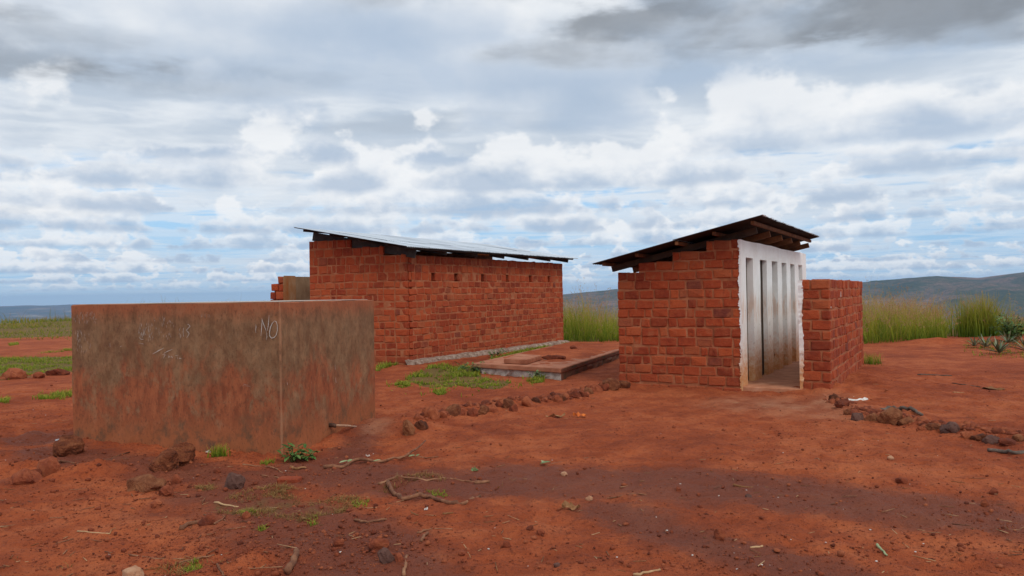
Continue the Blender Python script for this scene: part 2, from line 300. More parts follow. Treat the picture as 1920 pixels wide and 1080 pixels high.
M = dict(
    brick=mat_brick(), mortar=mat_mortar(), ground=mat_ground(), tank=mat_tank(), white=mat_white(), land=mat_land(),
    concrete=mat_simple('weathered_concrete', [(0.3, (0.20, 0.13, 0.095)), (0.5, (0.33, 0.235, 0.18)), (0.7, (0.46, 0.35, 0.28))], 5, 0.9, 6, 0.9, 0.015),
    palecement=mat_simple('pale_cement', [(0.3, (0.34, 0.26, 0.21)), (0.5, (0.47, 0.39, 0.33)), (0.7, (0.58, 0.51, 0.45))], 4, 0.9, 6, 0.4, 0.006),
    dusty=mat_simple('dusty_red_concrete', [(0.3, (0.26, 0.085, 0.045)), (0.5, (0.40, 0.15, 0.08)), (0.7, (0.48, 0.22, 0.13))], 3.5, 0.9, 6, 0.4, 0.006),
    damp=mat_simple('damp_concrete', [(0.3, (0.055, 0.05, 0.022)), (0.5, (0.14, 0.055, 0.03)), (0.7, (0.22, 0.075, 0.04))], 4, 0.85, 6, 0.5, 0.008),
    rough=mat_simple('crumbling_lime_concrete', [(0.3, (0.13, 0.07, 0.045)), (0.47, (0.32, 0.215, 0.16)), (0.7, (0.55, 0.44, 0.36))], 9, 0.95, 6, 1.0, 0.03),
    limefoot=mat_simple('lime_concrete', [(0.3, (0.22, 0.14, 0.10)), (0.46, (0.46, 0.37, 0.31)), (0.7, (0.66, 0.57, 0.50))], 9, 0.95, 6, 1.0, 0.03),
    floor=mat_simple('dusty_floor', [(0.3, (0.34, 0.13, 0.065)), (0.55, (0.48, 0.20, 0.105)), (0.75, (0.56, 0.30, 0.19))], 4, 0.85),
    plaster=mat_simple('brown_plaster', [(0.32, (0.20, 0.12, 0.07)), (0.5, (0.27, 0.18, 0.105)), (0.68, (0.36, 0.25, 0.16))], 3, 0.9, 5, 0.4, 0.006, stretch=(1, 1, 0.5)),
    plaster_red=mat_simple('rusty_plaster', [(0.32, (0.34, 0.11, 0.03)), (0.5, (0.33, 0.17, 0.075)), (0.68, (0.38, 0.26, 0.16))], 3, 0.9, 5, 0.4, 0.006, stretch=(1, 1, 0.5)),
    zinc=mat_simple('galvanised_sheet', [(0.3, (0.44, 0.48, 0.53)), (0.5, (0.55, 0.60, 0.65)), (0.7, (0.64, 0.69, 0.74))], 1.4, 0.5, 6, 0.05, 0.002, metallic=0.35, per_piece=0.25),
    sheet_under=mat_simple('shade_dark_underside', [(0.3, (0.02, 0.014, 0.012)), (0.55, (0.032, 0.021, 0.016)), (0.75, (0.055, 0.03, 0.02))], 3, 0.75, 5, 0.2, 0.004),  # shade below the roof put into the sheets' near-black underside colour
    timber=mat_simple('rough_timber', [(0.3, (0.085, 0.034, 0.015)), (0.5, (0.16, 0.062, 0.024)), (0.72, (0.25, 0.105, 0.042))], 5, 0.85, 6, 0.5, 0.006, per_piece=0.2),
    timber_dark=mat_simple('dark_timber', [(0.3, (0.03, 0.02, 0.014)), (0.5, (0.05, 0.03, 0.02)), (0.72, (0.085, 0.05, 0.03))], 5, 0.9, 6, 0.5, 0.006, per_piece=0.2),  # darker timber colour, used on the front rafter and the opening panels
    timber_grey=mat_simple('grey_timber', [(0.3, (0.035, 0.031, 0.029)), (0.5, (0.06, 0.054, 0.05)), (0.72, (0.10, 0.09, 0.08))], 5, 0.9, 6, 0.5, 0.006, per_piece=0.2),
    rock=mat_simple('laterite_rock', [(0.28, (0.085, 0.028, 0.016)), (0.48, (0.21, 0.062, 0.026)), (0.7, (0.36, 0.135, 0.058))], 11, 0.95, 7, 1.0, 0.04, per_piece=0.25),
    mudrock=mat_simple('mud_caked_rock', [(0.28, (0.085, 0.026, 0.013)), (0.48, (0.225, 0.060, 0.024)), (0.7, (0.37, 0.125, 0.05))], 9, 0.95, 7, 1.0, 0.05, stretch=(1, 1, 2.2)),
    clod=mat_simple('laterite_clod', [(0.28, (0.12, 0.028, 0.014)), (0.48, (0.225, 0.052, 0.022)), (0.7, (0.33, 0.092, 0.038))], 12, 0.95, 5, 0.9, 0.012, per_piece=0.4),
    greyrock=mat_simple('grey_brown_rock', [(0.28, (0.055, 0.026, 0.020)), (0.48, (0.11, 0.050, 0.037)), (0.7, (0.19, 0.095, 0.07))], 7, 0.9, 6, 0.8, 0.015),
    palerock=mat_simple('pale_stone', [(0.28, (0.28, 0.12, 0.06)), (0.5, (0.40, 0.20, 0.11)), (0.72, (0.52, 0.31, 0.19))], 8, 0.9, 5, 0.6, 0.01),
    bark=mat_simple('brown_bark', [(0.28, (0.11, 0.042, 0.024)), (0.5, (0.23, 0.095, 0.048)), (0.72, (0.38, 0.19, 0.10))], 14, 0.9, 5, 0.7, 0.006, per_piece=0.2),
    darkbark=mat_simple('grey_bark', [(0.28, (0.05, 0.036, 0.03)), (0.5, (0.12, 0.088, 0.068)), (0.72, (0.22, 0.16, 0.12))], 14, 0.9, 5, 0.7, 0.006),
    straw=mat_simple('dry_straw', [(0.3, (0.20, 0.085, 0.03)), (0.5, (0.36, 0.18, 0.08)), (0.7, (0.50, 0.31, 0.16))], 14, 0.8, 3, 0.2, 0.002, per_piece=0.6),
    paper=mat_simple('dirty_paper', [(0.3, (0.45, 0.36, 0.30)), (0.5, (0.66, 0.60, 0.54)), (0.7, (0.76, 0.72, 0.68))], 12, 0.7, 4, 0.2, 0.003),
    orange=mat_simple('orange_peel', [(0.3, (0.50, 0.10, 0.02)), (0.6, (0.66, 0.18, 0.03)), (0.8, (0.7, 0.3, 0.08))], 15, 0.7),
    chalk=mat_simple('white_chalk', [(0.3, (0.40, 0.33, 0.27)), (0.5, (0.56, 0.50, 0.45)), (0.7, (0.68, 0.63, 0.58))], 40, 0.95),
    smear=mat_simple('smeared_chalk', [(0.3, (0.26, 0.17, 0.125)), (0.5, (0.38, 0.30, 0.245)), (0.7, (0.50, 0.44, 0.39))], 25, 0.95),
    iron=mat_simple('rusty_pipe', [(0.3, (0.035, 0.02, 0.016)), (0.55, (0.09, 0.045, 0.03)), (0.75, (0.16, 0.08, 0.05))], 12, 0.7, metallic=0.3),
    pipe=mat_simple('sun_bleached_pipe', [(0.3, (0.30, 0.13, 0.07)), (0.5, (0.42, 0.24, 0.15)), (0.7, (0.55, 0.40, 0.30))], 14, 0.7),
    leaf=mat_simple('green_leaf', [(0.3, (0.035, 0.075, 0.014)), (0.5, (0.07, 0.145, 0.028)), (0.7, (0.12, 0.20, 0.05))], 9, 0.6, 3, 0.2, 0.003, per_piece=0.5),
    paleleaf=mat_simple('pale_green_leaf', [(0.3, (0.13, 0.19, 0.07)), (0.5, (0.24, 0.30, 0.13)), (0.7, (0.36, 0.40, 0.22))], 9, 0.6, 3, 0.2, 0.003, per_piece=0.5),
    agave=mat_simple('grey_green_agave', [(0.3, (0.075, 0.105, 0.055)), (0.5, (0.13, 0.165, 0.09)), (0.7, (0.22, 0.25, 0.15))], 5, 0.55, 4, 0.2, 0.004, per_piece=0.5),
)
def mat_puddle():
    m, T, b = material('muddy_water'); b.inputs['Base Color'].default_value = (0.07, 0.03, 0.022, 1); b.inputs['Roughness'].default_value = 0.14
    b.inputs['Specular IOR Level'].default_value = 0.5
    bump(T, b, T.noise(geo_pos(T), 6, 3, 0.5), 0.06, 0.01)
    return m
M['puddle'] = mat_puddle()
M['tall'] = mat_grass('tall_grass_blades', (0.10, 0.165, 0.010), (0.26, 0.29, 0.024), (0.42, 0.31, 0.085))
M['drytall'] = mat_grass('dry_grass_stalks', (0.16, 0.14, 0.035), (0.32, 0.24, 0.075), (0.45, 0.29, 0.13))
M['plume'] = mat_grass('seed_plumes', (0.25, 0.22, 0.09), (0.36, 0.225, 0.12), (0.42, 0.235, 0.15))
M['field'] = mat_grass('field_grass_blades', (0.09, 0.145, 0.012), (0.20, 0.21, 0.025), (0.32, 0.235, 0.07))
M['short'] = mat_grass('short_green_grass', (0.08, 0.135, 0.010), (0.185, 0.245, 0.022), (0.32, 0.33, 0.055))
M['dry'] = mat_grass('dry_grass_blades', (0.13, 0.075, 0.025), (0.24, 0.14, 0.05), (0.36, 0.24, 0.10))

# ------------------------------------------------------------------ numpy noise and ground height
_perm = np.random.default_rng(3).random((256, 256))
def vnoise(x, y):
    xi = np.floor(x).astype(int); yi = np.floor(y).astype(int); fx = x - xi; fy = y - yi
    fx = fx * fx * (3 - 2 * fx); fy = fy * fy * (3 - 2 * fy)
    a = _perm[xi & 255, yi & 255]; b = _perm[(xi + 1) & 255, yi & 255]; c = _perm[xi & 255, (yi + 1) & 255]; d = _perm[(xi + 1) & 255, (yi + 1) & 255]
    return (a * (1 - fx) + b * fx) * (1 - fy) + (c * (1 - fx) + d * fx) * fy - 0.5
def fbm(x, y, octaves=4, g=0.5):
    s = 0; a = 1.0
    for o in range(octaves):
        s = s + a * vnoise(x * 2 ** o + 17.3 * o, y * 2 ** o + 5.1 * o); a *= g
    return s
def smooth(v, a, b):
    t = np.clip((v - a) / (b - a), 0, 1); return t * t * (3 - 2 * t)
def ray(px, py): return FPX * FWD + (px - 960) * CR - (py - 540) * CU
def G(px, py, z=0.0):                      # point of the level ground plane that the photograph shows at a pixel
    d = ray(px, py); t = (z - EYE[2]) / d[2]; return EYE + d * t
def seg_dist(x, y, pts):
    best = np.full(np.shape(x), 1e9)
    for (x0, y0), (x1, y1) in zip(pts[:-1], pts[1:]):
        dx_, dy_ = x1 - x0, y1 - y0; L = dx_ * dx_ + dy_ * dy_ + 1e-9
        t = np.clip(((x - x0) * dx_ + (y - y0) * dy_) / L, 0, 1)
        best = np.minimum(best, np.hypot(x - x0 - t * dx_, y - y0 - t * dy_))
    return best
def P_(x, y): return tuple(G(x, y)[:2])
def line_px(*pts): return [tuple(G(*p)[:2]) for p in pts]
def plateau(x, y):
    r = np.hypot(x, y * 1.0)
    k = x / np.maximum(np.abs(y), 1e-3)
    edge = 78 - 44 * smooth(k, -0.35, -0.05)
    edge = np.where(y < 0, 60, edge)
    d = np.maximum(r - edge, 0)
    return -150 * (1 - np.exp(-d / 650.0)) - np.minimum(d, 40) * 0.03
TANK_FOOT = line_px((137, 829), (529, 858), (704, 791))
ROUGH_ZONES = [(P_(35, 800), 1.5, 1.3), (P_(60, 872), 1.0, 0.5), (P_(330, 885), 1.1, 0.6), (P_(620, 925), 0.8, 0.5), (P_(480, 1030), 0.9, 0.5)]
LEFT_LINE = line_px((768, 805), (849, 774), (932, 761), (1005, 754), (1060, 748), (1105, 736), (1165, 722))
RIGHT_LINE = line_px((1562, 752), (1607, 777), (1690, 790), (1783, 807), (1910, 825))
BANK_LEFT = line_px((-60, 885), (30, 885), (110, 893), (190, 893), (260, 880))
CUT_RIGHT = line_px((1600, 700), (1580, 735), (1560, 760))
def gz(x, y):
    x = np.asarray(x, float); y = np.asarray(y, float)
    near = np.exp(-np.maximum(np.hypot(x, y) - 14, 0) / 14.0)
    z = 0.020 * fbm(x * 0.45, y * 0.45, 3) + near * (0.030 * fbm(x * 1.9 + 9, y * 1.9, 3) + 0.034 * fbm(x * 6.0, y * 6.0 + 3, 4, 0.68) - 0.030 * np.maximum(0.10 - np.abs(fbm(x * 1.3 + 3, y * 2.2, 3)), 0) / 0.10 * 0.5)
    z = z + 0.06 * np.exp(-(seg_dist(x, y, LEFT_LINE) / 0.28) ** 2) + 0.05 * np.exp(-(seg_dist(x, y, RIGHT_LINE) / 0.25) ** 2)
    z = z + 0.07 * np.exp(-(seg_dist(x, y, BANK_LEFT) / 0.22) ** 2) * (1 + 1.2 * fbm(x * 5, y * 5, 2))
    z = z + 0.12 * np.exp(-(np.hypot((x - 5.0) / 0.5, (y - 12.3) / 0.5)) ** 2) * (1 + fbm(x * 4, y * 4, 3))
    z = z + 0.10 * np.exp(-(np.hypot((x - 6.2) / 0.35, (y - 13.6) / 1.6)) ** 2)
    z = z + 0.17 * np.exp(-(np.hypot((x - 12.05) / 0.75, (y - 22.3) / 0.6)) ** 2) * (1 + fbm(x * 2, y * 2, 3)) + 0.15 * np.exp(-(np.hypot((x - 15.4) / 0.8, (y - 23.6) / 0.7)) ** 2)
    z = z + 0.10 * np.exp(-(np.hypot((x + 1.62) / 0.45, (y - 9.55) / 0.35)) ** 2)
    for (cx, cy), rx, ry in ROUGH_ZONES:
        z = z + 0.085 * np.exp(-(((x - cx) / rx) ** 2 + ((y - cy) / ry) ** 2)) * np.maximum(fbm(x * 3.1 + 2, y * 3.1, 4, 0.62), -0.12)
    z = z + np.exp(-(seg_dist(x, y, TANK_FOOT) / 0.13) ** 2) * (0.012 + 0.075 * np.maximum(fbm(x * 4.3 + 7, y * 4.3, 4, 0.6), -0.2))
    z = z - 0.03 * np.exp(-(np.hypot((x + 5.35) / 0.5, (y - 9.15) / 0.45)) ** 2)
    return z + plateau(x, y)
def P(px, py, up=0.0):
    p = G(px, py)
    for _ in range(3): p = G(px, py, float(gz(p[0], p[1])))
    return np.array([p[0], p[1], float(gz(p[0], p[1])) + up])

# ------------------------------------------------------------------ object helpers
def mesh_obj(name, verts, faces, mat, parent=None, loc=None, smooth_shade=False, mats=None, face_mats=None):
    me = bpy.data.meshes.new(name)
    v = np.asarray(verts, float)
    if loc is not None: v = v - np.asarray(loc, float)
    me.from_pydata([tuple(p) for p in v], [], [tuple(f) for f in faces])
    for mm in (mats or [mat]): me.materials.append(mm)
    if face_mats is not None: me.polygons.foreach_set('material_index', np.asarray(face_mats, dtype=np.int32))
    if smooth_shade: me.polygons.foreach_set('use_smooth', np.ones(len(me.polygons), dtype=bool))
    me.update()
    o = bpy.data.objects.new(name, me); COL.objects.link(o)
    if parent is not None: o.parent = parent
    elif loc is not None: o.location = loc
    return o
def big_mesh(name, V, F, mat, attrs=None, smooth_shade=False, mats=None, face_mats=None):
    """V (n,3) array, F (m,k) array of equal-sized faces"""
    me = bpy.data.meshes.new(name); V = np.asarray(V, np.float32); F = np.asarray(F, np.int32)
    me.vertices.add(len(V)); me.vertices.foreach_set('co', V.ravel())
    k = F.shape[1]
    me.loops.add(F.size); me.loops.foreach_set('vertex_index', F.ravel())
    me.polygons.add(len(F)); me.polygons.foreach_set('loop_start', np.arange(0, F.size, k, dtype=np.int32))
    me.polygons.foreach_set('loop_total', np.full(len(F), k, np.int32))
    if smooth_shade: me.polygons.foreach_set('use_smooth', np.ones(len(F), bool))
    for mm in (mats or [mat]): me.materials.append(mm)
    if face_mats is not None: me.polygons.foreach_set('material_index', np.asarray(face_mats, np.int32))
    me.update(calc_edges=True)
    for n, a in (attrs or {}).items():
        at = me.attributes.new(n, 'FLOAT', 'POINT'); at.data.foreach_set('value', np.asarray(a, np.float32))
    o = bpy.data.objects.new(name, me); COL.objects.link(o)
    return o
def tag(o, label=None, cat=None, group=None, kind=None):
    if label: o['label'] = label
    if cat: o['category'] = cat
    if group: o['group'] = group
    if kind: o['kind'] = kind
    return o
def empty(name, loc):
    o = bpy.data.objects.new(name, None); o.empty_display_size = 0.3; COL.objects.link(o); o.location = loc; return o
class MB:
    """collects shapes into one mesh"""
    def __init__(s): s.v = []; s.f = []; s.mi = []
    def add(s, v, f, mi=0):
        o = len(s.v); s.v += [tuple(p) for p in v]; s.f += [tuple(i + o for i in q) for q in f]; s.mi += [mi] * len(f)
    def hexa(s, c, mi=0):          # eight corners: bottom four counter-clockwise, then top four
        s.add(c, [(3, 2, 1, 0), (4, 5, 6, 7), (0, 1, 5, 4), (1, 2, 6, 5), (2, 3, 7, 6), (3, 0, 4, 7)], mi)
    def build(s, name, mat, parent=None, loc=None, mats=None, smooth_shade=False):
        return mesh_obj(name, s.v, s.f, mat, parent, loc, smooth_shade, mats, s.mi)
def prism(A, D, N, s0, s1, n0, n1, z0, z1):
    """box in a wall frame: A start, D along, N outward (all xy)"""
    A = np.array(A); D = np.array(D); N = np.array(N); c = []
    for z in (z0, z1):
        for s_, n_ in ((s0, n0), (s1, n0), (s1, n1), (s0, n1)):
            p = A + D * s_ + N * n_; c.append((p[0], p[1], z))
    return c
def bevel_obj(o, w, seg=1):
    bm = bmesh.new(); bm.from_mesh(o.data)
    bmesh.ops.bevel(bm, geom=list(bm.edges), offset=w, segments=seg, affect='EDGES', clamp_overlap=True)
    bm.to_mesh(o.data); bm.free(); return o
# ------------------------------------------------------------------ ground sheet
def axis(segs):
    out = [segs[0][0]]
    for a, b, st in segs:
        n = max(1, int(round((b - a) / st))); out += list(np.linspace(a, b, n + 1)[1:])
    return np.array(out)
gx = axis([(-230, -60, 12), (-60, -26, 1.7), (-26, -8.5, 0.35), (-8.5, 8.5, 0.042), (8.5, 26, 0.35), (26, 60, 1.7), (60, 230, 12)])
gy = axis([(-160, -6, 8), (-6, 3.2, 0.5), (3.2, 9.5, 0.036), (9.5, 15, 0.06), (15, 26, 0.16), (26, 60, 0.9), (60, 230, 8)])
XX, YY = np.meshgrid(gx, gy); ZZ = gz(XX, YY)
def band(pts, r, soft=1.0):
    w = 0.35 * fbm(XX * 1.7 + 40, YY * 1.7, 3)
    return np.clip(1 - (seg_dist(XX, YY, pts) + w * r) / r * 0.75, 0, 1) * soft
wet = np.zeros_like(XX)
for pts, r, s_ in [(line_px((60, 845), (180, 862), (330, 880), (470, 905), (620, 900)), 0.62, 0.9),
               (line_px((560, 885), (700, 895), (800, 905), (960, 905), (1120, 905), (1290, 905)), 0.80, 1.1),
               (line_px((1290, 905), (1480, 925), (1680, 955), (1960, 985)), 0.72, 1.1),
               (line_px((420, 930), (560, 975), (680, 1020), (720, 1090)), 0.62, 1.0),
               (line_px((300, 960), (430, 1000), (560, 1040), (600, 1100)), 0.5, 0.6),
               (line_px((1130, 955), (1260, 1000), (1400, 1040), (1560, 1085)), 0.40, 1.0),
               (line_px((690, 810), (640, 860), (560, 885)), 0.42, 0.9),
               (line_px((-30, 905), (60, 915)), 0.3, 0.5),
               (line_px((60, 820), (130, 822)), 0.55, 1.0), (line_px((780, 690), (1000, 735)), 0.6, 0.25)]:
    wet = np.maximum(wet, band(pts, r) * s_)
pale = np.zeros_like(XX)
for pts, r in [(line_px((1420, 755), (1540, 770)), 0.8), (line_px((700, 800), (712, 812)), 0.22), (line_px((1560, 745), (1545, 770)), 0.35)]:
    pale = np.maximum(pale, band(pts, r))
GREEN_MID = [(760, 712), (812, 684), (886, 690), (906, 706), (958, 717), (940, 729), (905, 727), (855, 722), (810, 728), (770, 718)]
GREEN_PLINTH = [(912, 674), (985, 655), (1062, 645), (1066, 652), (990, 664), (920, 682)]
GREEN_LEFTBAND = [(-60, 672), (140, 668), (150, 698), (70, 700), (20, 712), (-60, 712)]
DRY_FRONT = [(395, 945), (470, 920), (560, 918), (640, 925), (690, 945), (640, 965), (560, 978), (470, 968), (410, 962)]
def in_poly(x, y, poly):
    ins = np.zeros(np.shape(x), bool); n = len(poly)
    for i in range(n):
        x0, y0 = poly[i]; x1, y1 = poly[(i + 1) % n]
        c = ((y0 > y) != (y1 > y)) & (x < (x1 - x0) * (y - y0) / (y1 - y0 + 1e-12) + x0)
        ins ^= c
    return ins
def poly_world(pp): return [tuple(G(*p)[:2]) for p in pp]
veg = np.zeros_like(XX)
for pp, s_ in [(GREEN_MID, 0.75), (GREEN_PLINTH, 0.9), (GREEN_LEFTBAND, 1.0), (DRY_FRONT, 0.45)]:
    veg = np.maximum(veg, in_poly(XX, YY, poly_world(pp)) * s_)
kx = XX / np.maximum(YY, 0.1)
veg = np.maximum(veg, smooth(YY + 2.5 * fbm(XX * 0.3, YY * 0.3, 3), 33, 38) * (YY > 0) * 0.95)
veg = np.maximum(veg, (smooth(YY + 1.6 * fbm(XX * 0.5, YY * 0.5, 3), 25.0, 26.5) * (kx > 0.0)) * 0.8)
ny, nx = XX.shape
idx = np.arange(nx * ny).reshape(ny, nx)
F = np.stack([idx[:-1, :-1], idx[:-1, 1:], idx[1:, 1:], idx[1:, :-1]], -1).reshape(-1, 4)
g = big_mesh('ground', np.stack([XX, YY, ZZ], -1).reshape(-1, 3), F, M['ground'], dict(wet=wet.ravel(), pale=pale.ravel(), veg=veg.ravel()), True)
tag(g, kind='structure')

# far country: drop off the plateau, valley floor, hills on the right, blue mountains far to the left
ang = np.concatenate([np.linspace(-math.pi / 2, -0.62, 40)[:-1], np.linspace(-0.62, 0.66, 420), np.linspace(0.66, math.pi / 2, 40)[1:]])
rad = np.concatenate([np.geomspace(110, 1800, 34)[:-1], np.linspace(1800, 6200, 90)[:-1], np.geomspace(6200, 14400, 50)])
AA, RR = np.meshgrid(ang, rad); FX, FY = RR * np.sin(AA), RR * np.cos(AA); K = np.tan(np.clip(AA, -1.2, 1.2))
FZ = plateau(FX, FY) - 0.6
ridge_k = [-2.5, -0.6, -0.25, -0.05, 0.02, 0.066, 0.10, 0.134, 0.20, 0.30, 0.40, 0.45, 0.505, 0.543, 0.575, 0.598, 0.63, 0.656, 0.75, 1.0, 2.5]
ridge_p = [-60, -60, -60, -40, -9, -1.0, 3.0, 6.5, 11, 9, 8, 9.0, 14.5, 16, 14.6, 12.6, 16, 18.5, 22, 18, 14]
top = 1.6 + np.interp(K, ridge_k, ridge_p) / FPX * 5200 / np.cos(np.clip(AA, -1.2, 1.2)) * 1.0
up_ = smooth(RR + 900 * fbm(AA * 9, RR * 0.0006, 3), 2300, 5100)
hill = np.where(RR < 5200, up_, 1.0 - 0.6 * smooth(RR, 5200, 9000))
FZ = FZ + hill * np.maximum(top + 150, 0) * np.clip(1 + 0.0 * K, 0, 1)
gul = 16 * fbm(AA * 26, RR * 0.0021, 5, 0.55) + 7 * fbm(AA * 90, RR * 0.006, 3)
FZ = FZ + gul * smooth(RR, 900, 2600) * (1 - smooth(RR, 4700, 5200)) * smooth(K, 0.0, 0.1)
lowl = smooth(RR, 2500, 9000) * smooth(K, 0.02, -0.12)
FZ = FZ - lowl * 20
mt = smooth(RR, 9500, 13300) * smooth(K, 0.05, -0.2)
FZ = FZ + mt * (118 + 26 * fbm(AA * 16 + 3, RR * 0.00002, 4) + 10 * fbm(AA * 60, RR * 0.0006, 3))
ny2, nx2 = AA.shape; idx = np.arange(nx2 * ny2).reshape(ny2, nx2)
F = np.stack([idx[:-1, :-1], idx[:-1, 1:], idx[1:, 1:], idx[1:, :-1]], -1).reshape(-1, 4)
tag(big_mesh('hills', np.stack([FX, FY, FZ], -1).reshape(-1, 3), F, M['land'], None, True), kind='structure')
# back half of the country, behind the camera
A2, R2 = np.meshgrid(np.linspace(math.pi / 2, 1.5 * math.pi, 80), np.geomspace(110, 14400, 50)); X2, Y2 = R2 * np.sin(A2), R2 * np.cos(A2)
Z2 = plateau(X2, Y2) - 0.6
idx = np.arange(A2.size).reshape(A2.shape)
F = np.stack([idx[:-1, :-1], idx[:-1, 1:], idx[1:, 1:], idx[1:, :-1]], -1).reshape(-1, 4)
tag(big_mesh('valley_land', np.stack([X2, Y2, Z2], -1).reshape(-1, 3), F, M['land'], None, True), kind='structure')

# ------------------------------------------------------------------ haze
hm = bpy.data.materials.new('haze_air'); hm.use_nodes = True; HT = NT(hm.node_tree); HT.n.clear()
pv = HT.node('ShaderNodeVolumePrincipled'); pv.inputs['Color'].default_value = (0.40, 0.64, 1.0, 1); pv.inputs['Density'].default_value = HAZE = 7.0e-5
pv.inputs['Anisotropy'].default_value = 0.0
ho = HT.node('ShaderNodeOutputMaterial'); HT.l.new(pv.outputs[0], ho.inputs['Volume'])
hb = MB(); R_ = 15000
hb.hexa([(-R_, -R_, -260), (R_, -R_, -260), (R_, R_, -260), (-R_, R_, -260), (-R_, -R_, 120), (R_, -R_, 120), (R_, R_, 120), (-R_, R_, 120)])
tag(hb.build('haze', hm), kind='stuff')

# ------------------------------------------------------------------ brickwork
def brick_mesh(l, d, h, seed):
    r = np.random.default_rng(seed); bm = bmesh.new()
    bmesh.ops.create_cube(bm, size=1.0)
    for v in bm.verts:
        v.co.x *= l; v.co.y *= d; v.co.z *= h
        v.co += Vector(r.normal(0, 1, 3)) * 0.0055
    bmesh.ops.bevel(bm, geom=list(bm.edges), offset=0.0145, segments=1, affect='EDGES')
    for v in bm.verts: v.co += Vector(r.normal(0, 1, 3)) * 0.003
    me = bpy.data.meshes.new('brick'); bm.to_mesh(me); bm.free(); me.materials.append(M['brick'])
    return me
STR = [brick_mesh(0.27, 0.14, 0.135, i) for i in range(12)]
HDR = [brick_mesh(0.13, 0.14, 0.135, 100 + i) for i in range(10)]
def lay_rows(A, D, N, rows, start, stop, skip=None, seed=0, joint=0.021, std=0.268, hdr=0.126, p_hdr=0.42, proud=0.009):
    """rows [(z0, height)]; start(i), stop(i) give the run of row i; returns bricks (x, y, z, len, depth, height, heading)"""
    r = np.random.default_rng(seed); out = []; A = np.array(A, float); D = np.array(D, float); N = np.array(N, float)
    head = math.atan2(D[1], D[0])
    for i, (z0, hh) in enumerate(rows):
        runs = [(start(i), stop(i))]
        for (a, b, row) in (skip or []):
            if row == i: runs = [q for (s, e) in runs for q in ([(s, a), (b, e)] if s < a < e else [(s, e)]) if q[1] - q[0] > 0.04]
        for s, e in runs:
            lens = []; tot = 0; last = i % 2
            while True:
                use_h = (r.random() < p_hdr and last < 2) or (not lens and i % 2)
                L = (hdr if use_h else std) * (1 + r.normal(0, 0.07)); last = last + 1 if use_h else 0
                if tot + L + joint * len(lens) > e - s - 0.02: break
                lens.append(L); tot += L
            rest = e - s - tot - joint * len(lens)
            if rest > 0.09: lens.append(rest)
            n = len(lens)
            if n == 0: lens = [e - s]; n = 1
            k = (e - s - joint * (n - 1)) / sum(lens)
            c = s
            for L in lens:
                L *= k; pr = proud + r.normal(0, 0.0028); dep = 0.14
                h = (hh - joint * 0.9) * (1 + r.normal(0, 0.03))
                p = A + D * (c + L / 2) + N * (pr - dep / 2); wav = 0.011 * math.sin((c + i * 1.7) * 1.9 + i) + 0.007 * math.sin((c - i) * 5.1)
                out.append((p[0], p[1], z0 + hh / 2 + wav * (0.6 if i < len(rows) - 1 else 0.2) + r.normal(0, 0.004), L * (1 + r.normal(0, .01)), dep, h, head + r.normal(0, 0.008), r.normal(0, 0.012)))
                c += L + joint
    return out
def place_bricks(parent, loc, bricks, score, limit=296):
    order = sorted(bricks, key=score, reverse=True); loc = np.array(loc)
    singles, rest = order[:limit], order[limit:]
    for j, (x, y, z, L, d, h, a, ti) in enumerate(singles):
        me = random.choice(STR if L > 0.19 else HDR); bl = 0.27 if L > 0.19 else 0.13
        o = bpy.data.objects.new('brick', me); COL.objects.link(o); o.parent = parent
        o.location = (x - loc[0], y - loc[1], z - loc[2]); o.rotation_euler = (ti * 0.5, ti, a); o.scale = (L / bl, d / 0.14, h / 0.135)
    if rest:
        V, F, n = [], [], 0
        cache = {}
        for (x, y, z, L, d, h, a, ti) in rest:
            me = random.choice(STR if L > 0.19 else HDR); bl = 0.27 if L > 0.19 else 0.13
            if me not in cache:
                co = np.empty(len(me.vertices) * 3, np.float32); me.vertices.foreach_get('co', co)
                cache[me] = (co.reshape(-1, 3), [tuple(p.vertices) for p in me.polygons])
            co, fs = cache[me]; q = co * (L / bl, d / 0.14, h / 0.135); c, s = math.cos(a), math.sin(a)
            w = np.stack([q[:, 0] * c - q[:, 1] * s + x - loc[0], q[:, 0] * s + q[:, 1] * c + y - loc[1], q[:, 2] + ti * q[:, 0] + z - loc[2]], -1)
            V.append(w); F += [tuple(i + n for i in f) for f in fs]; n += len(w)
        o = mesh_obj('brick', np.concatenate(V), F, M['brick'], parent)
        o['kind'] = 'stuff'
def cam_score(b):
    d2 = b[0] ** 2 + b[1] ** 2
    return b[3] * b[5] / d2
def vis_score(N_by_head):
    def f(b):
        d = math.hypot(b[0], b[1]); best = 0
        h = b[6]
        nx_, ny_ = math.sin(h), -math.cos(h)
        c = abs((b[0] * nx_ + b[1] * ny_) / d)
        return b[3] * b[5] * c / d ** 2
    return f
score = vis_score(None)
def core_wall(mb, A, D, N, s0, s1, z0, z1, thick=0.27, recess=0.002):
    mb.hexa(prism(A, D, N, s0, s1, -thick, -recess, z0, z1)) if False else mb.hexa(fix(prism(A, D, N, s0, s1, -thick, -recess, z0, z1), D, N))
def fix(c, D, N):
    # keep faces pointing outwards whichever way D and N turn
    if D[0] * N[1] - D[1] * N[0] < 0: c = [c[3], c[2], c[1], c[0], c[7], c[6], c[5], c[4]]
    return c
def box(mb, A, D, N, s0, s1, n0, n1, z0, z1, mi=0):
    mb.hexa(fix(prism(A, D, N, s0, s1, n0, n1, z0, z1), D, N), mi)

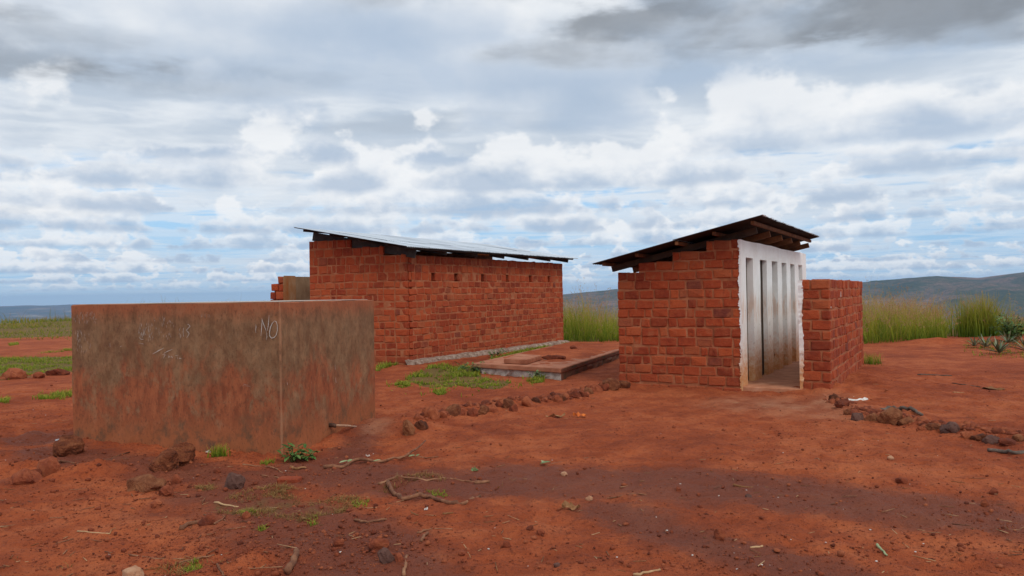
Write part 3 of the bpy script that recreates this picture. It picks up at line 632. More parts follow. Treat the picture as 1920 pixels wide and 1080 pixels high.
def sheet(name, parent, loc, origin, dv, du, width, length, slope_z, waves=11, lift=0.0, amp=0.009, jag=0.0):
    """one corrugated sheet: origin corner (xyz), dv horizontal unit along the ridge, du horizontal unit down the slope"""
    per = 6; n = waves * per; V = []; r = np.random.default_rng(int(abs(origin[0] * 977 + origin[1] * 131) * 10) % 99991)
    o = np.array(origin, float); dv3 = np.array([dv[0], dv[1], 0]); du3 = np.array([du[0], du[1], slope_z])
    st = [0, 0.5, 1.0]; off = r.normal(0, 0.003)
    for face in (0, 1):
        for s in st:
            for i in range(n + 1):
                w = amp * math.cos(2 * math.pi * i / per) + lift + off * s - face * 0.0016
                p = o + dv3 * (width * i / n) + du3 * (length * s) + np.array([0, 0, w]) + du3 * (r.normal(0, jag) if s != 0.5 else 0)
                V.append(p)
    F, mi = [], []; m = n + 1; k = 3 * m
    for a in range(2):
        for i in range(n):
            q = (a * m + i, a * m + i + 1, (a + 1) * m + i + 1, (a + 1) * m + i)
            F.append(q); mi.append(0); F.append(tuple(k + j for j in reversed(q))); mi.append(1)
    for i in range(n):
        F.append((i + 1, i, k + i, k + i + 1)); mi.append(0)
        F.append((2 * m + i, 2 * m + i + 1, k + 2 * m + i + 1, k + 2 * m + i)); mi.append(0)
    for a in range(2):
        F.append((a * m, (a + 1) * m, k + (a + 1) * m, k + a * m)); mi.append(0)
        F.append(((a + 1) * m + n, a * m + n, k + a * m + n, k + (a + 1) * m + n)); mi.append(0)
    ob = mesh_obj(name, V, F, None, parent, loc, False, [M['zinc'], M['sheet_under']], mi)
    return ob
def beam(name, parent, loc, p0, p1, w, h, mat, up=(0, 0, 1)):
    p0 = np.array(p0, float); p1 = np.array(p1, float); d = p1 - p0; d /= np.linalg.norm(d)
    s = np.cross(d, up); s /= np.linalg.norm(s); u = np.cross(s, d); c = []
    for q in (-h, 0.0):
        for e, sg in ((p0, -1), (p1, -1), (p1, 1), (p0, 1)):
            c.append(e + s * (w / 2) * (-sg) + u * q)
    mb = MB(); mb.hexa(c); o = mb.build(name, mat, parent, loc)
    bm = bmesh.new(); bm.from_mesh(o.data); bmesh.ops.recalc_face_normals(bm, faces=bm.faces); bm.to_mesh(o.data); bm.free()
    return bevel_obj(o, 0.005)

# ------------------------------------------------------------------ right latrine block
aR = math.radians(29.5); VR = np.array([math.sin(aR), math.cos(aR)]); UR = np.array([-VR[1], VR[0]])
OR = G(1392, 731)[:2]; LR = 6.42; WR = 2.11; CH = 0.159; NROW = 15; Z0R = 0.045
def at(O, u, v, z=None):
    p = O + UR * u + VR * v
    return (p[0], p[1]) if z is None else np.array([p[0], p[1], z])
lat = empty('latrine_block', (OR[0], OR[1], 0)); locR = (OR[0], OR[1], 0)
tag(lat, 'red brick latrine block with white wall of six narrow doorways under a dark sloping roof', 'latrine')
rowsR = [(Z0R + i * CH, CH) for i in range(NROW)]
steps = {14: 0.54, 13: 1.12, 12: 1.72}
stopR = lambda i: (steps.get(i, WR + 0.008))
bricks = lay_rows(at(OR, 0, 0), UR, -VR, rowsR, lambda i: 0.008, stopR, seed=5, p_hdr=0.40)
bricks += lay_rows(at(OR, 0, 0), UR, -VR, [(-0.10, 0.135)], lambda i: 0.0, lambda i: WR + 0.03, seed=6, p_hdr=0.1, proud=0.028)
# the low side wall facing the back building
AL = at(OR, WR, 0.0)
bricks += lay_rows(AL, VR, UR, rowsR[:12], lambda i: 0.15, lambda i: LR, seed=8)
place_bricks(lat, locR, bricks, score)
core = MB()
topR = lambda a, b, z: box(core, at(OR, 0, 0), UR, -VR, a, b, -0.25, -0.005, -0.15, z)
topR(0.0, 0.54, Z0R + 15 * CH - 0.012); topR(0.54, 1.12, Z0R + 14 * CH - 0.012); topR(1.12, 1.72, Z0R + 13 * CH - 0.012); topR(1.72, WR - 0.004, Z0R + 12 * CH - 0.012)
box(core, AL, VR, UR, 0.25, LR, -0.25, -0.001, -0.15, Z0R + 12 * CH - 0.01)
box(core, at(OR, 0, LR), UR, VR, 0.13, WR - 0.25, -0.25, 0.0, -0.15, 2.0)
core.build('wall', M['mortar'], lat, locR)
# white front wall: pillars and lintel band around six openings
OPEN = [(0.36, 0.89), (1.45, 2.01), (2.48, 3.02), (3.45, 3.96), (4.40, 4.92), (5.40, 5.90)]
ZL, ZT = 2.148, 2.43; TH = 0.12
def panel(holes, L, z0, zl, zt, n_in, n_out, wob):
    xs = sorted({0.022, L, *[a for h in holes for a in h]}); V, F, ids = [], [], {}
    # finer vertical rhythm so edges are slightly uneven
    zs = [z0, 0.35, 0.7, 1.05, 1.4, 1.75, zl, zt]
    def vid(i, j, s):
        k = (i, j, s)
        if k not in ids:
            x = xs[i]; z = zs[j]; r = np.random.default_rng(i * 100 + j)
            if 0 < i < len(xs) - 1: x += r.normal(0, wob)
            z += r.normal(0, wob * 0.7) if 0 < j else 0
            p = at(OR, n_out if s == 0 else n_in, x, z); ids[k] = len(V); V.append(p)
        return ids[k]
    solid = {}
    for i in range(len(xs) - 1):
        mid = (xs[i] + xs[i + 1]) / 2; hole = any(a < mid < b for a, b in holes)
        for j in range(len(zs) - 1): solid[i, j] = (not hole) or zs[j] >= zl - 1e-6
    for (i, j), sv in solid.items():
        if not sv: continue
        F.append((vid(i, j, 0), vid(i + 1, j, 0), vid(i + 1, j + 1, 0), vid(i, j + 1, 0)))
        F.append((vid(i, j, 1), vid(i, j + 1, 1), vid(i + 1, j + 1, 1), vid(i + 1, j, 1)))
        if not solid.get((i - 1, j)): F.append((vid(i, j, 1), vid(i, j, 0), vid(i, j + 1, 0), vid(i, j + 1, 1)))
        if not solid.get((i + 1, j)): F.append((vid(i + 1, j, 0), vid(i + 1, j, 1), vid(i + 1, j + 1, 1), vid(i + 1, j + 1, 0)))
        if not solid.get((i, j + 1)): F.append((vid(i, j + 1, 0), vid(i + 1, j + 1, 0), vid(i + 1, j + 1, 1), vid(i, j + 1, 1)))
        if not solid.get((i, j - 1)): F.append((vid(i, j, 1), vid(i + 1, j, 1), vid(i + 1, j, 0), vid(i, j, 0)))
    return V, F
V, F = panel(OPEN, LR, -0.05, ZL, ZT, TH, -0.010, 0.006)
wf = mesh_obj('plastered_wall', V, F, M['white'], lat, locR)
# ragged lime edge lapping round onto the brick end
r = np.random.default_rng(4); zz = np.linspace(-0.03, ZT - 0.01, 130); rag = MB()
ins = [max(0.002, 0.020 + r.normal(0, 0.008) + 0.010 * math.sin(q * 5) + 0.008 * math.sin(q * 19)) for q in zz]
for side in (0,):
    Vr = []
    for z, w in zip(zz, ins):
        for n_ in (-0.004, 0.0185):
            Vr.append(at(OR, -0.011, -n_, z)); Vr.append(at(OR, w, -n_ * 0.9, z))
    Fr = []
    for i in range(len(zz) - 1):
        a = i * 4; b = a + 4
        Fr += [(a + 2, b + 2, b + 3, a + 3), (a + 3, b + 3, b + 1, a + 1), (a, b, b + 2, a + 2)]
    Fr += [(0, 2, 3, 1), ((len(zz) - 1) * 4, (len(zz) - 1) * 4 + 1, (len(zz) - 1) * 4 + 3, (len(zz) - 1) * 4 + 2)]
    mesh_obj('plaster_edge', Vr, Fr, M['white'], lat, locR)
part = MB()
for a, b in zip([o[1] for o in OPEN[:-1]], [o[0] for o in OPEN[1:]]):
    box(part, at(OR, 0, 0), UR, VR, TH + 0.002, WR - 0.25, a + (0.055 if a < 3.0 and a > 1.9 or a < 1.0 else 0.006), a + 0.16, -0.05, 2.0)
part.build('partition', M['white'], lat, locR)
for (a, b), dep in zip(OPEN[:2], (0.095, 0.066)):  # dark panels added to stand for the deep shade inside these openings
    dm = MB(); box(dm, at(OR, 0, 0), VR, -UR, a + 0.004, b - 0.004, -dep - 0.03, -dep, 0.056, 2.146)
    dm.build('shade_panel', M['timber_dark'], lat, locR)
fl = MB(); box(fl, at(OR, 0, 0), VR, -UR, 0.02, LR, -WR + 0.2, 0.995, -0.12, 0.05)
flo = fl.build('floor_slab', M['floor'], lat, locR); bevel_obj(flo, 0.01)
# roof
ZHI, ZLO, UHI, ULO = 2.745, 2.105, -0.4515, 2.40; V0, V1 = -0.40, 5.45
slope = (ZLO - ZHI) / (ULO - UHI)
NS_ = 7; wid = (V1 - V0) / NS_
for k in range(NS_):
    vs = V0 + k * wid; half = (ULO - UHI) / 2
    sheet('roof_sheet', lat, locR, at(OR, UHI + half - 0.06, vs - 0.02, ZHI + slope * (half - 0.06)), VR, UR, wid + 0.045, half + 0.06, slope, 11, 0.0, 0.009, 0.004)
    sheet('roof_sheet', lat, locR, at(OR, UHI, vs - 0.02, ZHI), VR, UR, wid + 0.045, half, slope, 11, 0.012, 0.009, 0.010)
for u in (-0.27, 0.34, 0.93, 1.65, 2.25):
    z = ZHI + slope * (u - UHI) - 0.014
    beam('purlin', lat, locR, at(OR, u, V0 + (0.10 if u != 0.93 else 0.02), z), at(OR, u, V1 - 0.08, z), 0.05, 0.06, M['timber'])
for v in (0.12, 1.16, 2.24, 3.24, 4.18, 5.30):
    za = ZHI + slope * (-0.24 - UHI) - 0.076; zb = ZHI + slope * (2.22 - UHI) - 0.076
    beam('rafter', lat, locR, at(OR, -0.24, v, za), at(OR, 2.27, v, zb), 0.055, 0.105, M['timber_dark'] if v < 0.5 else M['timber'])

# privacy wall in front of the doorways
QR = G(1558, 737)[:2]; TW = 0.45; LW = 4.95; HW = 1.755
pw = empty('privacy_wall', (QR[0], QR[1], 0)); locQ = (QR[0], QR[1], 0)
tag(pw, 'free-standing low red brick wall screening the white doorways, plastered on its inner side', 'wall')
rowsW = [(-0.15 + i * 0.159, 0.159) for i in range(12)]
Qe = lambda u, v: QR + UR * u + VR * v
bw = lay_rows(Qe(0, 0), UR, -VR, rowsW, lambda i: -0.008 if i % 2 == 0 else -0.008, lambda i: TW - 0.035, seed=21, p_hdr=0.0, std=0.265)
bw = []
for i, (z0, hh) in enumerate(rowsW):
    rr_ = np.random.default_rng(300 + i); a_, b_ = (0.27, 0.115) if i % 2 else (0.125, 0.26)
    pos = -0.010
    for L in (a_, b_):
        L *= 1 + rr_.normal(0, 0.04); p = Qe(pos + L / 2, 0.07 - 0.010 + rr_.normal(0, 0.004))
        bw.append((p[0], p[1], z0 + hh / 2 + rr_.normal(0, 0.004), L, 0.14, hh - 0.018 + rr_.normal(0, 0.003), math.atan2(UR[1], UR[0]) + rr_.normal(0, 0.015), rr_.normal(0, 0.012)))
        pos += L + 0.026
bw += lay_rows(Qe(0, 0), VR, -UR, rowsW, lambda i: 0.155, lambda i: LW, seed=22, p_hdr=0.45)
place_bricks(pw, locQ, bw, score, 290)
cw = MB(); box(cw, Qe(0, 0), VR, -UR, 0.006, LW, -TW + 0.035, -0.001, -0.2, HW - 0.006)
cw.build('wall', M['mortar'], pw, locQ)
# inner plaster coat with a ragged front edge
r = np.random.default_rng(9); zz = np.linspace(-0.02, HW - 0.01, 46); Vr, Fr = [], []
for z in zz:
    q = -0.012 + r.normal(0, 0.005); w = TW - 0.05 - abs(r.normal(0, 0.012)) + 0.012 * math.sin(z * 7)
    for (u_, v_) in ((w, q), (TW, q), (TW, LW), (w, LW)):
        p = Qe(u_, v_); Vr.append((p[0], p[1], z))
for i in range(len(zz) - 1):
    a = i * 4; b = a + 4
    for j in range(4): Fr.append((a + j, b + j, b + (j + 1) % 4, a + (j + 1) % 4))
n_ = (len(zz) - 1) * 4; Fr += [(0, 1, 2, 3), (n_ + 3, n_ + 2, n_ + 1, n_)]
mesh_obj('plaster_coat', Vr, Fr, M['white'], pw, locQ)
Vr = []
for (s_, z_, w_, h_) in ((1.35, 1.56, 0.025, 0.10), (3.1, 1.70, 0.022, 0.07), (0.12, 1.33, 0.03, 0.03)):
    mbp = MB(); box(mbp, Qe(0, s_), VR, -UR, 0, w_ * 0.7, 0.0, 0.015, z_ - h_, z_)
    bevel_obj(mbp.build('paint_drip', M['chalk'], pw, locQ), 0.004)

# ------------------------------------------------------------------ back latrine block
aB = math.radians(30.5); VB = np.array([math.sin(aB), math.cos(aB)]); NB = np.array([VB[1], -VB[0]])
eB = math.radians(22); UB = np.array([-math.cos(eB), math.sin(eB)]); NE = np.array([-UB[1], UB[0]]); NE = NE if NE[1] < 0 else -NE
OB = G(762, 684)[:2]; LB, WB = 8.13, 2.68
blk = empty('latrine_block', (OB[0], OB[1], 0)); locB = (OB[0], OB[1], 0)
tag(blk, 'long red brick block behind the tank, with grey corrugated roof and six small vents', 'latrine')
rowsB = [(0.03 + i * 0.1605, 0.1605) for i in range(12)]
zt = 0.03 + 12 * 0.1605
tall = [(zt + i * 0.207, 0.207) for i in range(5)]
allB = rowsB + tall
own = lambda i: i % 2 == 0
VENTS = [(s - 0.075, s + 0.075, 12) for s in (1.10, 2.09, 3.35, 4.65, 5.99, 7.18)]
bb = []
bb += lay_rows(OB, UB, NE, rowsB, lambda i: -0.010 if own(i) else 0.148, lambda i: WB, seed=31, p_hdr=0.38)
bb += lay_rows(OB, UB, NE, tall, lambda i: {4: 1.47 + 0.0, 3: 0.57}.get(i, -0.010 if own(i) else 0.148) if i < 3 else {3: 0.57, 4: 1.47}[i], lambda i: WB, seed=32, p_hdr=0.40, hdr=0.105, std=0.245)
# rows 3 and 4 stop short of the corner: the roof runs down over them
bb += lay_rows(OB, VB, NB, rowsB, lambda i: 0.148 if own(i) else -0.010, lambda i: LB, seed=33, p_hdr=0.36)
bb += lay_rows(OB, VB, NB, tall[:3], lambda i: 0.148 if own(i) else -0.010, lambda i: LB, skip=[(a, b, 0) for a, b, _ in VENTS], seed=34, p_hdr=0.45, hdr=0.10, std=0.25)
place_bricks(blk, locB, bb, score)
cb = MB()
ztop = zt + 3 * 0.207 - 0.012
box(cb, OB, UB, NE, 0.004, WB, -0.25, -0.001, -0.15, ztop); box(cb, OB, UB, NE, 0.575, WB, -0.25, -0.001, ztop, ztop + 0.207); box(cb, OB, UB, NE, 1.475, WB, -0.25, -0.001, ztop + 0.207, ztop + 0.414)
prev = 0.26
zv0, zv1 = zt + 0.004, zt + 0.203
box(cb, OB, VB, NB, 0.26, LB, -0.25, -0.001, -0.15, zv0)
for a, b, _ in VENTS: box(cb, OB, VB, NB, prev, a - 0.005, -0.25, -0.001, zv0, zv1); prev = b + 0.05
box(cb, OB, VB, NB, prev, LB, -0.25, -0.001, zv0, zv1)
box(cb, OB, VB, NB, 0.26, LB, -0.25, -0.001, zv1, ztop)
AF = OB + UB * WB
box(cb, AF, VB, -NB, 0.3, LB, -0.25, 0.0, -0.15, 2.9); box(cb, OB + VB * (LB - 0.26), UB, NE, 0.28, WB - 0.1, -0.25, 0.0, -0.15, 2.6)
cb.build('wall', M['mortar'], blk, locB)
pl = MB(); r = np.random.default_rng(12); npl = 60; Vp = []
for i in range(npl + 1):
    s = -0.06 + (LB + 0.2) * i / npl
    o1 = 0.17 + r.normal(0, 0.018); zt1 = 0.085 + r.normal(0, 0.008)
    for n_, z in ((0.0, zt1 + 0.02), (o1 - 0.03, zt1), (o1, zt1 - 0.035), (o1 + 0.015 + r.normal(0, 0.01), 0.0), (o1, -0.15)):
        p = OB + VB * s + NB * n_; Vp.append((p[0], p[1], z))
Fp = [(i * 5 + j, (i + 1) * 5 + j, (i + 1) * 5 + j + 1, i * 5 + j + 1) for i in range(npl) for j in range(4)]
Fp += [(0, 1, 2, 3, 4), tuple(npl * 5 + j for j in (4, 3, 2, 1, 0))]
mesh_obj('plinth', Vp, Fp, M['rough'], blk, locB)
TH_, TL_, ZH_, ZL_ = 2.67, -0.42, 3.290, 2.722; sl = (ZL_ - ZH_) / (TH_ - TL_)
vb0, vb1 = -0.50, 8.37; DN = -UB; nb_ = 10; wid = (vb1 - vb0) / nb_
atB = lambda u, v, z: np.array([*(OB + UB * u + VB * v), z])
for k in range(nb_):
    vs = vb0 + k * wid; half = (TH_ - TL_) / 2
    sheet('roof_sheet', blk, locB, atB(TH_ - half - 0.30, vs - 0.02, ZH_ + sl * (half + 0.30)), VB, DN, wid + 0.045, half - 0.30, sl, 11, 0.0, 0.011, 0.004)
    sheet('roof_sheet', blk, locB, atB(TH_, vs - 0.02, ZH_), VB, DN, wid + 0.045, half + 0.38, sl, 11, 0.008, 0.011, 0.003)
zr = lambda t: ZH_ + sl * (TH_ - t)
for t in (2.50, 1.75, 0.95, 0.2, -0.30):
    beam('purlin', blk, locB, atB(t, vb0 + 0.12, zr(t) - 0.014), atB(t, vb1 - 0.12, zr(t) - 0.014), 0.05, 0.05, M['timber_grey'])
for v in (0.07, 1.30, 2.68, 4.05, 5.42, 6.80, 8.02):
    beam('rafter', blk, locB, atB(2.60, v, zr(2.60) - 0.066), atB(-0.26, v, zr(-0.26) - 0.066), 0.05, 0.21 if v < 0.5 else 0.10, M['timber_grey'])
for v in (2.95, 5.6):
    beam('block', blk, locB, atB(-0.10, v, zr(-0.10) - 0.075), atB(-0.10, v + 0.55, zr(-0.10) - 0.075), 0.05, 0.04, M['straw'])

# stub of wall left of the back block
OS = np.array([-5.93, 20.3]); sw = empty('screen_wall', (OS[0], OS[1], 0)); locS = (OS[0], OS[1], 0)
tag(sw, 'broken end of a brown plastered brick wall poking out behind the concrete tank', 'wall')
rowsS = [(-0.05 + i * 0.203, 0.203) for i in range(11)]
ends = {10: 0.20, 9: 0.40, 8: 0.43}
bs = lay_rows(OS, UB, NE, rowsS, lambda i: 0.02, lambda i: ends.get(i, 0.45), seed=41, p_hdr=0.0, std=0.22, proud=0.02)
place_bricks(sw, locS, bs, score)
cs = MB(); box(cs, OS, VB, NB, 0.01, 6.0, -0.40, -0.035, -0.1, 1.75); box(cs, OS, VB, NB, 0.01, 6.0, -0.36, -0.035, 1.75, 1.98); box(cs, OS, VB, NB, 0.02, 6.0, -0.17, -0.035, 1.98, 2.165)
cs.build('wall', M['mortar'], sw, locS)
pp = MB(); box(pp, OS, VB, NB, -0.012, 0.42, -0.033, 0.02, -0.1, 2.185); bevel_obj(pp.build('plaster_coat', M['plaster_red'], sw, locS), 0.02, 2)
pp = MB(); box(pp, OS, VB, NB, 0.423, 6.0, -0.033, 0.0, -0.1, 2.165); pp.build('plaster_coat', M['plaster'], sw, locS)

# ------------------------------------------------------------------ concrete water tank
TN, TL, TR = G(529, 857)[:2], G(137, 828)[:2], G(704, 790)[:2]; TF = TL + TR - TN; ZTK = 1.556
tank = empty('water_tank', (TN[0], TN[1], 0)); locT = (TN[0], TN[1], 0)
tag(tank, 'large square cement water tank stained red and brown, chalk scribbles on its front', 'tank')
def quad_ring(c, z0, z1, inset):
    ctr = sum(c) / 4; return ctr
cs_ = [TN, TR, TF, TL]; ctr = sum(cs_) / 4
bm = bmesh.new(); r = np.random.default_rng(17)
outer = []
def edge_pts(a, b, n): return [a + (b - a) * i / n for i in range(n)]
ring = [p for a, b in zip(cs_, cs_[1:] + cs_[:1]) for p in edge_pts(a, b, 10)]
zl = np.linspace(-0.15, ZTK, 9); vs_ = []
for j, z in enumerate(zl):
    row = []
    for i, p in enumerate(ring):
        d = (p - ctr) / np.linalg.norm(p - ctr); w = r.normal(0, 0.004); q = p + d * w
        row.append(bm.verts.new((q[0] - TN[0], q[1] - TN[1], z + (r.normal(0, 0.0035) if j == len(zl) - 1 else 0))))
    vs_.append(row)
n = len(ring)
for j in range(len(zl) - 1):
    for i in range(n): bm.faces.new((vs_[j][i], vs_[j][(i + 1) % n], vs_[j + 1][(i + 1) % n], vs_[j + 1][i]))
inner = []
for k, (sc, z) in enumerate(((0.988, ZTK + 0.004), (0.90, ZTK + 0.004), (0.90, ZTK - 0.35))):
    row = [bm.verts.new((*(ctr + (p - ctr) * sc - TN), z + r.normal(0, 0.003))) for p in ring]; inner.append(row)
prevr = vs_[-1]
for row in inner:
    for i in range(n): bm.faces.new((prevr[i], prevr[(i + 1) % n], row[(i + 1) % n], row[i]))
    prevr = row
bm.faces.new(list(prevr))
bmesh.ops.recalc_face_normals(bm, faces=bm.faces)
me = bpy.data.meshes.new('tank_wall'); bm.to_mesh(me); bm.free(); me.materials.append(M['tank'])
tw = bpy.data.objects.new('tank_wall', me); COL.objects.link(tw); tw.parent = tank
for p_ in me.polygons: p_.use_smooth = False
# pale cover slab lying in the rim
cv = MB(); cc = [ctr + (p - ctr) * 0.955 for p in cs_]
cv.hexa([(*cc[0], ZTK + 0.0075), (*cc[1], ZTK + 0.0075), (*cc[2], ZTK + 0.0075), (*cc[3], ZTK + 0.0075), (*cc[0], ZTK + 0.013), (*cc[1], ZTK + 0.013), (*cc[2], ZTK + 0.013), (*cc[3], ZTK + 0.013)])
cv.build('cover_slab', M['palecement'], tank, locT)
# chalk marks on the two faces
def on_wall(px, py, A, B, off):
    n3 = np.array([B[1] - A[1], -(B[0] - A[0]), 0]); n3 /= np.linalg.norm(n3)
    if n3 @ np.array([A[0], A[1], 0]) > 0: n3 = -n3
    d = ray(px, py); A3 = np.array([A[0], A[1], 0]); t = ((A3 - EYE) @ n3) / (d @ n3)
    return EYE + d * t + n3 * off, n3
def chalk(name, strokes, w, mat, A, B, off=0.008):
    V, F = [], []
    for st in strokes:
        pts = [on_wall(x, y, A, B, off) for x, y in st]; n3 = pts[0][1]; p = np.array([q[0] for q in pts])
        for i in range(len(p)):
            a = p[max(i - 1, 0)]; b = p[min(i + 1, len(p) - 1)]; d = (b - a) / (np.linalg.norm(b - a) + 1e-9); s = np.cross(n3, d)
            ww = w * (0.35 if i in (0, len(p) - 1) else 1.0) * rng.uniform(0.75, 1.2) / 2
            V += [p[i] - s * ww, p[i] + s * ww]
        o = len(V) - 2 * len(p)
        F += [(o + 2 * i, o + 2 * i + 2, o + 2 * i + 3, o + 2 * i + 1) for i in range(len(p) - 1)]
    return mesh_obj(name, V, F, mat, tank, locT)
Z9 = lambda l: [(430 + x / 9.0, 560 + y / 9.0) for x, y in l]
Z7 = lambda l: [(120 + x / 7.712, 560 + y / 7.712) for x, y in l]
chalk('chalk_writing', [Z9([(543, 628), (550, 540), (558, 430), (560, 335)]), Z9([(556, 335), (580, 410), (610, 490), (645, 590)]), Z9([(650, 540), (668, 430), (680, 275)]),
      Z9([(770, 372), (800, 390), (818, 450), (820, 530), (800, 610), (765, 655), (720, 665), (690, 630), (686, 570), (700, 490), (730, 420), (772, 372)])], 0.0075, M['chalk'], TN, TL)
chalk('chalk_writing', [Z9([(458, 430), (462, 480), (452, 530), (460, 578)]), Z9([(560, 400), (585, 395)]), Z9([(638, 560), (645, 640), (632, 700)])], 0.011, M['smear'], TN, TL, 0.0095)
chalk('chalk_writing', [Z7([(1430, 808), (1472, 806), (1446, 862)]), Z7([(1488, 812), (1478, 822)]), Z7([(1516, 818), (1522, 850), (1534, 830), (1544, 852)]), Z7([(1552, 848), (1562, 830), (1574, 852), (1584, 842)]),
      Z7([(1618, 822), (1664, 818)]), Z7([(1640, 820), (1652, 872)]), Z7([(1680, 846), (1690, 858), (1672, 866), (1712, 862)]), Z7([(1288, 800), (1370, 755), (1452, 710)]), Z7([(1448, 792), (1510, 758), (1578, 730)])], 0.006, M['chalk'], TN, TL)
chalk('chalk_writing', [Z7([(1788, 378), (1808, 370), (1830, 396), (1800, 432), (1775, 456), (1800, 480), (1818, 505), (1800, 540), (1782, 562)]), Z7([(1740, 420), (1730, 480), (1738, 550)])], 0.013, M['smear'], TN, TL)
rs = random.Random(5); sm = []
for (x0, x1, y0, y1, n_, l_) in ((1090, 1290, 350, 560, 46, 70), (120, 480, 180, 330, 44, 55), (180, 400, 430, 740, 26, 80), (1300, 1700, 250, 560, 34, 60)):
    for _ in range(n_):
        x = rs.uniform(x0, x1); y = rs.uniform(y0, y1); l = rs.uniform(0.4, 1.0) * l_; dx_ = rs.uniform(-0.35, 0.35)
        sm.append(Z7([(x, y), (x + dx_ * l * .5 + rs.uniform(-4, 4), y + l * .5), (x + dx_ * l, y + l)]))
chalk('chalk_smear', sm, 0.0048, M['smear'], TN, TL)
chalk('chalk_smear', [Z7([(1100, 560), (1120, 585), (1160, 590)]), Z7([(1090, 640), (1160, 655)]), Z7([(1130, 480), (1150, 560)]), Z7([(1180, 440), (1165, 540)]), Z7([(820, 690), (850, 684)]), Z7([(205, 500), (200, 600)]), Z7([(675, 640), (678, 700)])], 0.013, M['smear'], TN, TL, 0.0095)
chalk('chalk_smear', [[(x, 589 + rs.uniform(-2, 2)), (x + rs.uniform(-1, 1), 595)] for x in (380, 384, 387, 391, 394)] + [[(458, 720), (466, 722)], [(456, 723), (470, 724)]], 0.007, M['smear'], TN, TL)
chalk('chalk_smear', [[(537, 717), (538, 722)], [(628, 708), (629, 718)], [(627, 684), (628, 694)]], 0.011, M['chalk'], TR, TN)
# outlet pipe
def tube(mb, pts, rads, k=8, mi=0, cap=True, jit=0.0):
    pts = [np.array(p, float) for p in pts]; rings = []; V = []
    prev = None
    for i, p in enumerate(pts):
        d = pts[min(i + 1, len(pts) - 1)] - pts[max(i - 1, 0)]; d = d / (np.linalg.norm(d) + 1e-9)
        ref = np.array([0, 0, 1.0]) if abs(d[2]) < 0.9 else np.array([1.0, 0, 0])
        if prev is not None: ref = prev
        s = np.cross(d, ref); s /= np.linalg.norm(s) + 1e-9; u = np.cross(s, d); prev = u
        rr_ = rads[i] if hasattr(rads, '__len__') else rads
        for j in range(k):
            a = 2 * math.pi * j / k; q = rr_ * (1 + (rng.normal(0, jit) if jit else 0))
            V.append(p + s * math.cos(a) * q + u * math.sin(a) * q)
    F = [(i * k + j, i * k + (j + 1) % k, (i + 1) * k + (j + 1) % k, (i + 1) * k + j) for i in range(len(pts) - 1) for j in range(k)]
    if cap: F += [tuple(range(k - 1, -1, -1)), tuple((len(pts) - 1) * k + j for j in range(k))]
    mb.add(V, F, mi)
a_, n3 = on_wall(618, 797, TR, TN, 0.0)
pm = MB(); tube(pm, [a_ - n3 * 0.03, a_ + n3 * 0.045, a_ + n3 * 0.07 + np.array([0.01, 0, -0.01])], [0.025, 0.025, 0.02], 10)
pb, _ = on_wall(659, 801, TR, TN, 0.10)
po = pm.build('pipe_elbow', M['iron'], tank, locT, smooth_shade=True)
pm = MB(); a2 = a_ + n3 * 0.08; tube(pm, [a2, (a2 + pb) / 2 + np.array([0, 0, 0.006]), pb], 0.0135, 10); pm.build('pipe', M['pipe'], tank, locT, smooth_shade=True)
pm = MB(); tube(pm, [pb, pb + np.array([0.02, -0.01, -0.02]), pb + np.array([0.02, -0.01, -0.055])], [0.016, 0.016, 0.012], 10); pm.build('tap', M['chalk'], tank, locT, smooth_shade=True)

# ------------------------------------------------------------------ septic slab with loose lid
sp = [G(885, 700)[:2], G(1052, 712)[:2]]; SL, SR = sp
BLs = G(1059, 643, 0.2)[:2]; BRs = BLs + (SR - SL) * 1.02
slab = empty('septic_slab', (SL[0], SL[1], 0)); locL = (SL[0], SL[1], 0)
tag(slab, 'low red dusty concrete septic slab lying between the two latrine blocks', 'slab')
c4 = [SL, SR, BRs, BLs]; ctr2 = sum(c4) / 4
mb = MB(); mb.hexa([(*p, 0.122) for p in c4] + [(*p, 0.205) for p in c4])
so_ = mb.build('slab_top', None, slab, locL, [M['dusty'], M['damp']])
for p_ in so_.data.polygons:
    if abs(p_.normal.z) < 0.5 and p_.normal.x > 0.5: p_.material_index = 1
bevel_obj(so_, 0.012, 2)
V, F = [], []; r = np.random.default_rng(77)
ringp = [p for a, b in zip(c4, c4[1:] + c4[:1]) for p in edge_pts(ctr2 + (a - ctr2) * 0.985, ctr2 + (b - ctr2) * 0.985, 26)]
for z in (-0.12, -0.02, 0.06, 0.123):
    for p in ringp:
        d = (p - ctr2) / np.linalg.norm(p - ctr2); w = r.normal(0.0, 0.018) if z < 0.1 else -0.01
        V.append((*(p + d * w), z + (r.normal(0, 0.012) if -0.1 < z < 0.1 else 0)))
n = len(ringp); F = [(j * n + i, j * n + (i + 1) % n, (j + 1) * n + (i + 1) % n, (j + 1) * n + i) for j in range(3) for i in range(n)]
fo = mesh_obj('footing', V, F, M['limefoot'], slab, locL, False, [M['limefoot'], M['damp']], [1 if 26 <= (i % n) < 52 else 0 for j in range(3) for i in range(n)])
la = [G(945, 682, 0.205), G(988, 684, 0.205), G(1016, 675, 0.205), G(972, 671, 0.205)]
lc = sum(la) / 4; lid = MB(); lid.hexa([tuple(p + (0, 0, 0.002)) for p in la] + [tuple(p + (p - lc) * 0.02 + (0, 0, 0.098)) for p in la])
lo = lid.build('concrete_lid', M['dusty'], None, lc); bevel_obj(lo, 0.014, 2)
tag(lo, 'small loose square concrete lid lying on the septic slab', 'lid')

